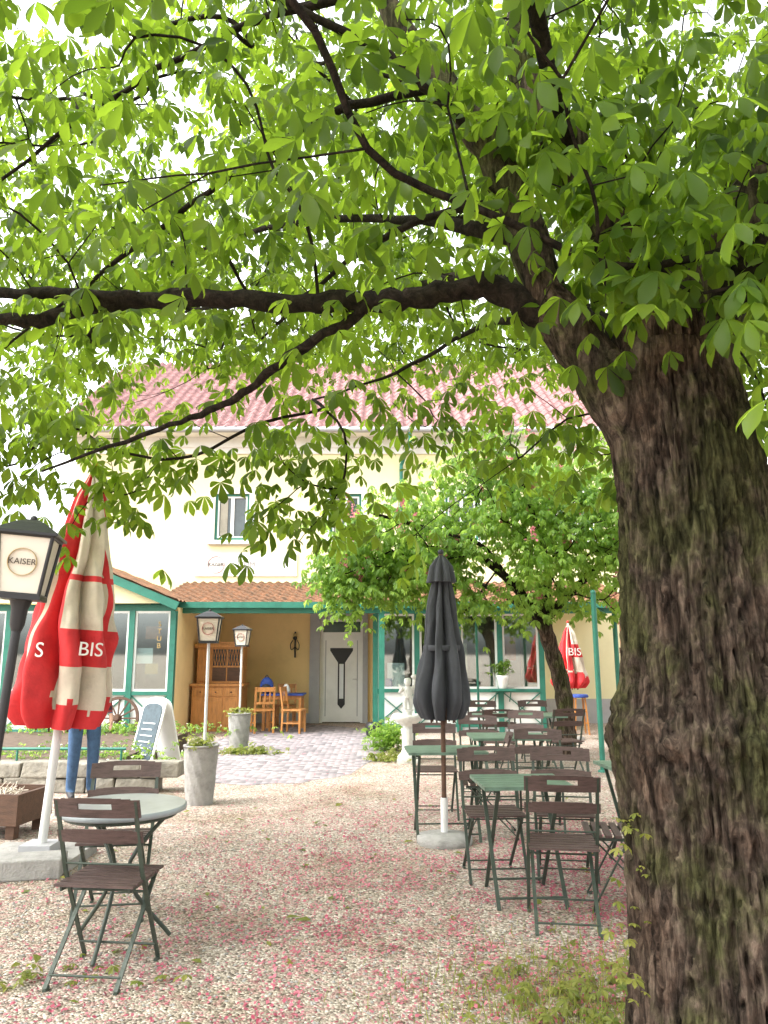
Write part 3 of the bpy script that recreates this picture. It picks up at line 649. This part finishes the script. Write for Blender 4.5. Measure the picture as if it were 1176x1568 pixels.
# ================================================================ BISTRO CHAIRS / TABLES
def bistro(loc,rz):
    c=MB(); wd=M['chairwood']; fr=M['chairframe']
    loc=(loc[0],loc[1],0)
    for s in (-1,1):
        x=s*.205; xi=s*.178
        c.beam((x,.21,.012),(x,-.06,.50),.010,.021,fr,(1,0,0)); c.beam((x,-.06,.50),(x,-.20,.87),.010,.021,fr,(1,0,0))
        c.beam((xi,-.24,.012),(xi,.19,.44),.010,.021,fr,(1,0,0))
        c.beam((xi,-.15,.435),(xi,.21,.435),.010,.020,fr)
        c.tube([(x,.215,.006),(x,.175,.006)],.011,fr,6); c.tube([(xi,-.245,.006),(xi,-.205,.006)],.011,fr,6)
    c.tube([(-.205,.16,.09),(.205,.16,.09)],.006,fr,6); c.tube([(-.178,-.2,.06),(.178,-.2,.06)],.006,fr,6); c.tube([(-.205,-.0,.395),(.205,-.0,.395)],.006,fr,6)
    c.tube([(-.205,-.075,.54),(.205,-.075,.54)],.006,fr,6)
    for i in range(7):
        y=-.17+i*.06; c.box(-.205,.205,y,y+.042,.447+.004*(i in(0,6)),.463,wd)
    def slat(z0,z1,slot):
        n=10
        for i in range(n):
            a=-.225+.45*i/n; b=-.225+.45*(i+1)/n; bow=lambda x:-.028*(1-(x/.225)**2)
            ym=lambda z:-.20+(.87-z)*.378
            def seg(za,zb):
                A_=[(a,ym(za)+bow(a),za),(b,ym(za)+bow(b),za),(b,ym(zb)+bow(b),zb),(a,ym(zb)+bow(a),zb)]
                B_=[(p[0],p[1]+.014,p[2]) for p in A_]
                c.add(A_+B_,[(0,1,2,3),(7,6,5,4),(0,4,5,1),(2,6,7,3),(0,3,7,4),(1,5,6,2)],wd)
            top=z1-.014*abs((a+b)/2/.225)**3
            if slot and 3<=i<=6: seg(z0,z0+(z1-z0)*.42); seg(z0+(z1-z0)*.72,z1)
            else: seg(z0,top)
    slat(.785,.885,True); slat(.655,.725,False)
    return c.build('folding_bistro_chair',loc,rz)
def round_table(loc,r,m):
    c=MB(); c.lathe(0,0,[(r-.01,.715),(r,.72),(r,.742),(r-.008,.748)],m,48)
    c.lathe(0,0,[(r-.05,.69),(r-.05,.714)],M['chairframe'],32)
    for k in range(3):
        a=2*math.pi*k/3+.5; ca,sa=math.cos(a),math.sin(a)
        c.tube(catmull([(r*.8*ca,r*.8*sa,.70),(.05*ca,.05*sa,.38),(r*.85*ca,r*.85*sa,.01)],6),.012,M['chairframe'],7)
    c.lathe(0,0,[(.06,.36),(.065,.38),(.06,.40)],M['chairframe'],16)
    c.build('round_garden_table',loc)
def rect_table(loc,rz,lx,ly,m):
    c=MB()
    for i in range(6):
        y=-ly/2+i*ly/6; c.box(-lx/2,lx/2,y,y+ly/6-.008,.725,.748,m)
    for s in (-1,1):
        x=s*(lx/2-.08); c.beam((x,-ly/2+.03,.715),(x,ly/2-.03,.715),.03,.018,M['chairframe'])
        c.beam((x,-ly/2+.02,.0),(x,ly/2-.06,.71),.012,.025,M['chairframe'],(1,0,0)); c.beam((x-s*.02,ly/2-.02,.0),(x-s*.02,-ly/2+.06,.71),.012,.025,M['chairframe'],(1,0,0))
    c.tube([(-lx/2+.08,-ly/2+.06,.06),(lx/2-.08,-ly/2+.06,.06)],.008,M['chairframe'],6); c.tube([(-lx/2+.1,ly/2-.06,.06),(lx/2-.1,ly/2-.06,.06)],.008,M['chairframe'],6)
    c.build('garden_table',loc,rz)
bistro((-1.43,4.27),R(-6)); bistro((-1.70,5.2),R(188)); round_table((-1.50,4.64,0),.36,M['tablegrey'])
rect_table((.93,5.5,0),R(4),.6,.55,M['tablegreen'])
bistro((1.09,5.0),R(-8)); bistro((.80,6.0),R(184)); bistro((1.33,6.0),R(172)); bistro((1.55,5.35),R(80))
rect_table((.55,7.25,0),R(3),.7,.55,M['tablegreen'])
bistro((.52,8.1),R(180)); bistro((.95,7.3),R(85)); bistro((1.45,7.5),R(170)); bistro((1.08,9.1),R(176)); bistro((1.75,9.9),R(165))
rect_table((1.3,8.4,0),R(0),.8,.6,M['tablegreen']); rect_table((1.9,11.2,0),R(5),1.2,.7,M['tablegreen']); bistro((1.5,10.5),R(0)); bistro((2.4,10.6),R(10)); bistro((1.5,12.0),R(180)); bistro((2.3,12.1),R(180))
rect_table((2.1,6.2,0),R(5),.78,.62,M['tablegreen'])

# ================================================================ PARASOLS
def parasol(loc,zb,zt,rmax,ma,mf,npl=8,pole=None,vent=True,seed=0):
    c=MB(); N=44; prof=[]
    pr=[(0,.05),(.06,.16),(.12,.30),(.3,.5),(.55,.74),(.8,.95),(.9,1.0),(.96,.9),(1,.78)]
    for i in range(N+1):
        t=i/N; prof.append((rmax*np.interp(t,[q[0] for q in pr],[q[1] for q in pr]),zt-(zt-zb)*t))
    def rf(r,t,z,i):
        pl=abs(math.sin(npl*t/2+1.6*noise.noise(Vector((0,seed,z*1.2)))))
        return r*(.46+.54*pl**.8+.22*noise.noise(Vector((math.cos(t)*1.5,math.sin(t)*1.5,z*2+seed)))+.14*noise.noise(Vector((math.cos(t)*5,math.sin(t)*5,z*4+seed))))
    c.lathe(0,0,prof,ma,160,rf,mf)
    if vent:
        c.lathe(0,0,[(rmax*.52,zt-.30*(zt-zb)*.55),(rmax*.40,zt-.09),(rmax*.2,zt-.02),(.02,zt+.01)],ma,64,lambda r,t,z,i:r*(.75+.35*abs(math.sin(npl*t/2+.4))),None)
    pm=pole or M['steel']
    c.tube([(0,0,0),(0,0,zt+.02)],.021,pm,14); c.ball((0,0,zt+.04),.028,ma)
    for k in range(npl):
        a=2*math.pi*k/npl; c.tube([(rmax*.5*math.cos(a),rmax*.5*math.sin(a),zb+.1),(rmax*.42*math.cos(a),rmax*.42*math.sin(a),zb-.03)],.008,M['darkbrown'],6)
    return c
c=parasol(None,1.03,2.47,.25,M['greycanvas'],None,8,pole=M['darkbrown'])
c.lathe(0,0,[(.235,0),(.24,.02),(.235,.06),(.12,.085),(.05,.09)],M['concrete'],32); c.lathe(0,0,[(.032,.09),(.032,.36),(.03,.37)],M['steel'],16)
c.lathe(0,0,[(.165,1.62),(.17,1.63),(.17,1.66),(.165,1.67)],M['greycanvas'],32)
c.build('folded_grey_parasol',(.52,7.0,0),R(10))
def redmf(t,z):
    a=(t%(2*math.pi))/(2*math.pi)
    f=(a*8)%8
    if 2.0<f<6.15 or f<.2:
        return M['offwhite'] if abs(f-5.45)<.06 or abs(z-1.30-.03*math.sin(f*3))<.012 or abs(z-2.1)<.012 else M['red']
    if z<1.20+.05*math.sin(f*4) or 1.52<z<1.78 or abs(z-2.2)<.03: return M['red']
    return M['offwhite']
c=parasol(None,1.03,3.15,.42,M['red'],redmf,8,vent=False,seed=3)
c.lathe(0,0,[(.034,.10),(.034,1.0),(.03,1.02)],M['steel'],16)
ob=c.build('folded_red_white_parasol',(-2.69,6.4,0),0); ob.rotation_euler=(0,R(4),0)
c=MB(); c.box(-.42,.34,-.3,.3,-.0,.075,M['concrete']); c.box(-.12,.12,-.12,.12,.075,.14,M['greypaint']); c.build('base_slab',parent=ob).rotation_euler=(0,R(-4),0)
text(ob,'S',(-.06,-.42,1.62),.16,M['inkwhite'],(R(90),0,R(-6))); text(ob,'BIS',(.31,-.36,1.65),.15,M['inkwhite'],(R(90),0,R(34)))
c=parasol(None,.95,2.15,.34,M['red'],redmf,8,vent=False,seed=5); c.lathe(0,0,[(.22,0),(.22,.05),(.05,.07)],M['concrete'],20)
ob=c.build('folded_red_white_parasol',(3.55,15,0)); text(ob,'BIS',(.02,-.36,1.62),.2,M['inkwhite'])

# ================================================================ LANTERNS
def lantern(loc,postm,zb,zt,wt,rz=0,txt=True,z0=0):
    c=MB(); c.tube([(0,0,z0),(0,0,zb-.02)],.017 if postm is M['steel'] else .020,postm,12)
    wb=wt*.68; fr=M['black']; h=zt-zb; zr=zb+h*.74
    c.box(-wb/2-.008,wb/2+.008,-wb/2-.008,wb/2+.008,zb-.02,zb,fr)
    if txt: c.lathe(0,0,[(.022,zb-.16),(.032,zb-.13),(.036,zb-.06),(.05,zb-.02)],fr,16)
    q=lambda s,z:[(-s/2,-s/2,z),(s/2,-s/2,z),(s/2,s/2,z),(-s/2,s/2,z)]
    c.add(q(wb-.01,zb)+q(wt*.9-.01,zr),[(0,1,5,4),(1,2,6,5),(2,3,7,6),(3,0,4,7)],M['lampglass'])
    for i in range(4):
        a=q(wb,zb)[i]; b=q(wt*.9,zr)[i]; c.tube([a,b],.009,fr,6)
        b2=q(wt*.9,zr)[(i+1)%4]; c.tube([b,b2],.010,fr,6); c.tube([a,q(wb,zb)[(i+1)%4]],.009,fr,6)
    c.add(q(wt*1.08,zr)+q(wt*1.08,zr+.012)+q(wt*.5,zr+h*.17)+q(wt*.2,zr+h*.22),[(0,3,2,1),(0,1,5,4),(1,2,6,5),(2,3,7,6),(3,0,4,7)]+[(a+i,a+(i+1)%4,a+4+(i+1)%4,a+4+i) for a in (4,8) for i in range(4)]+[(12,13,14,15)],fr)
    c.ball((0,0,zt-.008),.016,fr)
    ob=c.build('garden_lantern',loc,rz)
    ang=math.atan2((wt*.9-wb)/2,zr-zb); zc=(zb+zr)/2; yc=-(wb+wt*.9)/4-.003
    rm=MB(); rr=wt*.24
    for k in range(32):
        a=2*math.pi*k/32; b=2*math.pi*(k+1)/32
        rm.beam((rr*math.cos(a),0,rr*math.sin(a)),(rr*math.cos(b),0,rr*math.sin(b)),.002,rr*.2,M['gold'] if txt else M['inkred'],(0,1,0))
    e=rm.build('ring_logo',(0,yc,zc+.01),parent=ob); e.rotation_euler=(ang,0,0)
    text(ob,'KAISER',(0,yc-.003,zc+.01),wt*.15,M['ink'],(R(90)+ang,0,0),ext=.001)
    return ob
o=lantern((-1.76,3.45,0),M['black'],1.86,2.22,.25,R(14)); o.rotation_euler=(0,R(4),R(14))
lantern((-1.97,8.77,0),M['steel'],1.73,2.08,.27,R(5),False,.3)
lantern((-2.42,13.3,0),M['steel'],1.73,2.08,.26,R(-6),False,.3)

def planter(loc,h,rt,rb):
    c=MB(); prof=[]
    for i in range(30):
        t=i/29; prof.append((rb+(rt-rb)*t,h*t))
    c.lathe(0,0,prof+[(rt+.01,h),(rt+.01,h+.015),(rt-.03,h+.015),(rt-.035,h-.04),(.02,h-.04)],M['concrete'],48,lambda r,t,z,i:r*(1+.03*math.sin(12*t+z*26)) if i<30 else r)
    ob=c.build('concrete_planter',loc)
    n=90; P=np.column_stack([rng.normal(0,rt*.5,n),rng.normal(0,rt*.5,n),h+rng.uniform(-.02,.10,n)])
    scatter('plants',P,rng.random(n)*6.3,rng.normal(.3,.4,n),rng.normal(0,.3,n),rng.uniform(.03,.07,n),compound(5,150,.0,.25),M['weed'],ob)
planter((-2.0,8.75,0),.60,.185,.145); planter((-2.42,13.3,0),.60,.185,.15)
def plantmass(name,cx,cy,cz,sx,sy,sz,n,s,m,fl=0):
    P=np.column_stack([rng.normal(cx,sx,n),rng.normal(cy,sy,n),np.maximum(.02,rng.normal(cz,sz,n))]); o=scatter(name,P,rng.random(n)*6.3,rng.normal(.1,.5,n),rng.normal(0,.4,n),rng.uniform(s*.6,s*1.3,n),compound(5,120,.2,.24),m)
    if fl:
        k=fl; Q=P[:k]+np.array([0,0,sz*.5]); scatter('flowers',Q,rng.random(k)*6.3,rng.normal(0,.6,k),rng.normal(0,.6,k),rng.uniform(.02,.05,k),ptpl,M['white_flower'],o)
    return o
plantmass('green_shrub',.05,13.4,.22,.17,.17,.11,500,.07,M['leaf2']); plantmass('grass_clump',.12,12.1,.06,.2,.12,.04,160,.07,M['weed'])
plantmass('grass_clump',-2.15,12.9,.05,.25,.1,.04,160,.07,M['weed']); plantmass('flower_bed',-4.8,13.2,.38,1.2,.2,.05,500,.07,M['leaf2'],60)
plantmass('flower_bed',-3.9,10.2,.36,.7,.25,.05,260,.06,M['leaf2'],60)

# ================================================================ STATUE FOUNTAIN
c=MB()
c.box(-.17,.17,-.17,.17,0,.05,M['marble'])
c.lathe(0,0,[(.15,.05),(.16,.08),(.10,.14),(.085,.2),(.09,.4),(.11,.47),(.07,.5),(.12,.54),(.22,.62),(.24,.66),(.235,.69),(.2,.68),(.08,.64)],M['marble'],32,lambda r,t,z,i:r*(1+(.05*math.sin(12*t) if 3<=i<=5 else 0)))
c.lathe(0,0,[(.07,.66),(.06,.72),(.09,.76)],M['marble'],20)
c.tube([(-.035,0,.76),(-.045,-.02,.86),(-.03,0,.95)],[.028,.034,.042],M['marble'],10); c.tube([(.04,0,.76),(.05,.02,.86),(.03,0,.95)],[.028,.034,.042],M['marble'],10)
c.tube([(0,0,.93),(0,0,.99),(0,.01,1.06),(0,0,1.11)],[.062,.066,.062,.03],M['marble'],14)
c.ball((0,-.005,1.16),.052,M['marble'],14,(1,1,1.12)); c.ball((0,.01,1.18),.054,M['marble'],12,(1,1,.95),.3); c.ball((0,-.057,1.155),.01,M['marble'])
c.tube([(-.055,0,1.07),(-.12,-.03,1.02),(-.08,-.09,1.08)],[.026,.022,.017],M['marble'],8); c.tube([(.055,0,1.07),(.12,.0,1.12),(.10,-.03,1.22)],[.026,.022,.017],M['marble'],8)
c.ball((.10,-.03,1.25),.05,M['marble'],12,(1,1,.7))
for s in (-1,1): c.add([(s*.02,.05,1.05),(s*.14,.09,1.14),(s*.12,.08,1.0),(s*.05,.07,.96)],[(0,1,2,3)],M['marble'])
c.build('cherub_fountain_statue',(.36,12.0,0),0)

# ================================================================ SIGN BOARD, WHEEL
c=MB()
def arch(yb,yt,mm,w,h,inset=0,dy=0):
    pts=[(-w+inset,.0+inset),(w-inset,.0+inset)]
    for k in range(13):
        a=math.pi*k/12; pts.append(((w-inset)*math.cos(a),h-w*.5+(w*.5-inset)*math.sin(a)))
    P=lambda x,z,o:(x,yb+(yt-yb)*z/1.0+o,z)
    n=len(pts); o=.02
    c.add([P(x,z,dy) for x,z in pts]+[P(x,z,dy+o) for x,z in pts],[tuple(range(n))[::-1],tuple(range(n,2*n))]+[(i,(i+1)%n,n+(i+1)%n,n+i) for i in range(n)],mm)
arch(-.28,-.02,M['white'],.24,1.0); arch(.28,.02,M['white'],.24,1.0); arch(-.28,-.02,M['chalk'],.24,.96,.04,-.012)
for k in range(6):
    z=.25+k*.08; yy=-.28+.26*z/1.0-.016; c.box(-.12,.12+.03*math.sin(k*3),yy-.004,yy,z,z+.015,M['paper'])
c.build('chalkboard_menu_sign',(-3.15,11.0,0),R(-36))
c=MB(); n=40; Rw=.37
ring=[(Rw*math.cos(2*math.pi*k/n),0,Rw*math.sin(2*math.pi*k/n)) for k in range(n+1)]
for k in range(n): c.beam(ring[k],ring[k+1],.05,.05,M['darkbrown'],(0,1,0))
for k in range(12):
    a=2*math.pi*k/12; c.beam((.05*math.cos(a),0,.05*math.sin(a)),(Rw*math.cos(a),0,Rw*math.sin(a)),.025,.03,M['darkbrown'],(0,1,0))
c.tube([(0,-.1,0),(0,-.06,0),(0,.08,0)],[.045,.07,.06],M['darkbrown'],14); o=c.build('wagon_wheel',(-4.95,14.75,.41)); o.rotation_euler=(R(-10),0,0)

# ================================================================ STONE WALL, RAIL, TROUGH
c=MB(); random.seed(3)
for row in range(2):
    x=-8.0+random.random()*.3
    while x<-2.75:
        l=random.uniform(.28,.6); h=.165; j=lambda:random.uniform(-.018,.018)
        z0=row*.17; y0=9.35+row*.02
        v=[(x+.01,y0+j(),z0),(x+l,y0+j(),z0),(x+l,y0+.35,z0),(x+.01,y0+.35,z0),(x+.01+j(),y0+.02+j(),z0+h+j()),(x+l+j(),y0+.02+j(),z0+h+j()),(x+l,y0+.33,z0+h),(x+.01,y0+.33,z0+h)]
        c.add(v,[(0,3,2,1),(4,5,6,7),(0,1,5,4),(1,2,6,5),(2,3,7,6),(3,0,4,7)],M['stone']); x+=l
c.build('stone_wall',bevel=.02)
c=MB(); c.box(-8,-3.3,9.72,13.4,0,.30,M['soil']); c.build('garden_bed')
c=MB(); c.tube([(-8,9.6,.47),(-3.1,9.6,.47)],.017,M['teal'],8)
for x in (-7,-5.7,-4.4,-3.15): c.tube([(x,9.6,.3),(x,9.6,.47)],.014,M['teal'],8)
c.build('metal_railing')
c=MB()
c.box(-.5,.5,-.28,-.24,.12,.38,M['darkbrown']); c.box(-.5,.5,.24,.28,.12,.38,M['darkbrown']); c.box(-.5,-.46,-.24,.24,.12,.38,M['darkbrown']); c.box(.46,.5,-.24,.24,.12,.38,M['darkbrown']); c.box(-.46,.46,-.24,.24,.14,.33,M['soil'])
for x in (-.42,.42):
    for y in (-.2,.2): c.box(x-.04,x+.04,y-.04,y+.04,0,.12,M['darkbrown'])
for k in range(120):
    x,y=random.uniform(-.42,.42),random.uniform(-.2,.2); a=random.uniform(0,6.3); c.tube([(x,y,.34),(x+.08*math.cos(a),y+.08*math.sin(a),.34+random.uniform(.01,.09))],.004,M['offwhite'],4)
c.build('wooden_planter_trough',(-3.65,7.4,0),R(-8))
c=MB(); c.box(-.5,.5,-.14,.14,0,.14,M['concrete']); c.build('stone_kerb_block',(-2.85,5.95,0),R(12),bevel=.012)

for (x,y,h) in ((3.0,11.0,2.45),(3.7,12.4,2.3),(1.5,12.5,2.3)):
    c=MB(); c.tube([(0,0,0),(-.02,0,h)],.038 if x>2 else .02,M['teal'],12); c.lathe(0,0,[(.07,0),(.07,.02),(.045,.03)],M['teal'],16); c.ball((-.02,0,h),.042 if x>2 else .022,M['teal']); c.build('green_metal_post',(x,y,0))
c=MB()
for k in range(4):
    a=math.pi/4+k*math.pi/2; c.beam((.2*math.cos(a),.2*math.sin(a),0),(.13*math.cos(a),.13*math.sin(a),.72),.03,.03,M['orangewood'])
for z in (.22,.45):
    for k in range(4):
        a=math.pi/4+k*math.pi/2; b=a+math.pi/2; q=.2-.07*z/.72; c.beam((q*math.cos(a),q*math.sin(a),z),(q*math.cos(b),q*math.sin(b),z),.02,.025,M['orangewood'])
c.lathe(0,0,[(.18,.72),(.19,.74),(.17,.78)],M['blue'],20); c.build('bar_stool',(3.95,16.0,0))
c=MB()
for i in range(26):
    x=i*.13; c.box(x,x+.122,0,.03,.05,2.1,M['terra'])
c.box(0,3.38,.031,.08,.4,.5,M['darkbrown']); c.box(0,3.38,.031,.08,1.6,1.7,M['darkbrown']); c.box(-.05,3.43,-.03,.09,2.11,2.16,M['terra']); c.build('wooden_fence',(4.25,14,0),R(8))
c=MB(); c.lathe(0,0,[(.07,0),(.09,.02),(.11,.2),(.135,.27),(.12,.27),(.10,.22)],M['white'],20); ob=c.build('potted_plant',(2.45,16.25,.88))
n=60; P=np.column_stack([rng.normal(0,.05,n),rng.normal(0,.05,n),.25+rng.random(n)*.1]); scatter('leaves',P,rng.random(n)*6.3,rng.normal(.6,.4,n),rng.normal(0,.3,n),rng.uniform(.06,.14,n),blade,M['leaf2'],ob)
P=np.column_stack([rng.normal(0,.1,n),rng.normal(0,.08,n),.3+rng.random(n)*.25]); scatter('fronds',P,rng.random(n)*6.3,rng.normal(.6,.4,n),rng.normal(0,.3,n),rng.uniform(.06,.12,n),compound(5,120,.2,.2),M['leaf2'],ob)
c=MB(); c.box(2.2,2.7,16.12,16.36,.84,.878,M['teal']); c.beam((2.3,16.36,.62),(2.3,16.14,.84),.02,.02,M['teal']); c.beam((2.6,16.36,.62),(2.6,16.14,.84),.02,.02,M['teal']); c.build('window_shelf')
c=MB(); c.lathe(0,0,[(.12,0),(.15,.03),(.17,.2),(.14,.26),(.10,.27)],M['black'],24); c.build('dark_plant_pot',(-.2,15.6,0))

# ================================================================ PERSON
def person(loc,rz):
    V=[];E=[];Rd=[]
    def v(p,r,par=None):
        V.append(p);Rd.append(r)
        if par is not None:E.append((par,len(V)-1))
        return len(V)-1
    pel=v((0,0,.95),(.15,.11)); sp=v((0,.01,1.12),(.14,.10),pel); ch=v((0,0,1.32),(.165,.115),sp); nk=v((0,0,1.47),(.07,.07),ch); hd=v((0,-.015,1.56),(.055,.06),nk)
    for s in (-1,1):
        hp=v((s*.095,0,.88),(.095,.095),pel); kn=v((s*.105,-.02,.50),(.068,.072),hp); an=v((s*.11,.02,.09),(.054,.056),kn); hl=v((s*.115,-.05,.045),(.042,.04),an); to=v((s*.125,-.15,.035),(.038,.03),hl)
        sh=v((s*.17,0,1.41),(.065,.065),ch); el=v((s*.24,.03,1.14),(.042,.042),sh); wr=v((s*.26,-.07,.90),(.028,.024),el); pm=v((s*.262,-.09,.84),(.036,.018),wr)
        for k in range(4):
            o=-.03+.02*k; L=[.065,.075,.07,.055][k]
            a=v((s*.262,-.09+o-.008,.805),(.0095,.0095),pm); b=v((s*.258,-.098+o,.805-L*.5),(.0088,.0088),a); v((s*.245,-.10+o,.805-L),(.0078,.0078),b)
        a=v((s*.25,-.13,.83),(.010,.010),pm); v((s*.24,-.145,.79),(.009,.009),a)
    me=bpy.data.meshes.new('body'); me.from_pydata(V,E,[]); ob=bpy.data.objects.new('standing_person',me); COL.objects.link(ob)
    sk=ob.modifiers.new('skin','SKIN'); sk.use_smooth_shade=True
    for i,r in enumerate(Rd): me.skin_vertices[0].data[i].radius=r
    me.skin_vertices[0].data[0].use_root=True
    ss=ob.modifiers.new('sub','SUBSURF'); ss.levels=2; ss.render_levels=2
    dg=bpy.context.evaluated_depsgraph_get(); m2=bpy.data.meshes.new_from_object(ob.evaluated_get(dg)); ob.modifiers.clear(); ob.data=m2
    m2.materials.clear()
    for k in ('plaid','jeans','skin','shoe'): m2.materials.append(M[k])
    for p in m2.polygons:
        c=p.center; p.use_smooth=True
        if c.z<.085: i=3
        elif abs(c.x)>.2 and c.z<.92: i=2
        elif c.z<.93: i=1
        elif c.z>1.475: i=2
        else: i=0
        p.material_index=i
    h=MB(); h.ball((0,-.02,1.64),.098,M['skin'],20,(.80,.95,1.2)); h.ball((0,.005,1.675),.104,M['hair'],20,(.84,.95,1.02),.15)
    h.tube([(0,-.105,1.655),(0,-.128,1.625),(0,-.108,1.615)],[.008,.014,.008],M['skin'],8)
    for s in (-1,1):
        h.ball((s*.03,-.103,1.645),.012,M['paper'],10); h.ball((s*.03,-.113,1.645),.006,M['ink'],8); h.ball((s*.08,-.01,1.635),.022,M['skin'],10,(.4,.8,1.2)); h.tube([(s*.018,-.108,1.668),(s*.045,-.10,1.668)],.004,M['hair'],6)
    h.tube([(-.022,-.105,1.585),(0,-.112,1.583),(.022,-.105,1.585)],.005,M['inkred'],6)
    h.build('head',parent=ob)
    ob.location=loc; ob.rotation_euler[2]=rz
person((-3.40,9.05,0),R(35))

# ================================================================ DISTANT TREES
P=[]
for i in range(50):
    side=random.choice((-1,1)); x=side*random.uniform(14,60); y=random.uniform(36,60); r=random.uniform(2.5,4.5)
    q=rng.normal(0,1,(200,3)); q/=np.linalg.norm(q,axis=1)[:,None]; q*=rng.random((200,1))**.4; P.append(np.array([x,y,r*.75])+q*np.array([r,r,r*.9]))
P=np.concatenate(P); P=P[P[:,2]>.1]; n=len(P)
scatter('distant_trees',P,rng.random(n)*6.3,rng.normal(0,.6,n),rng.normal(0,.6,n),rng.uniform(.5,.9,n),compound(5,100,.3,.3),M['leaf'])
print('DONE',len(bpy.data.objects))
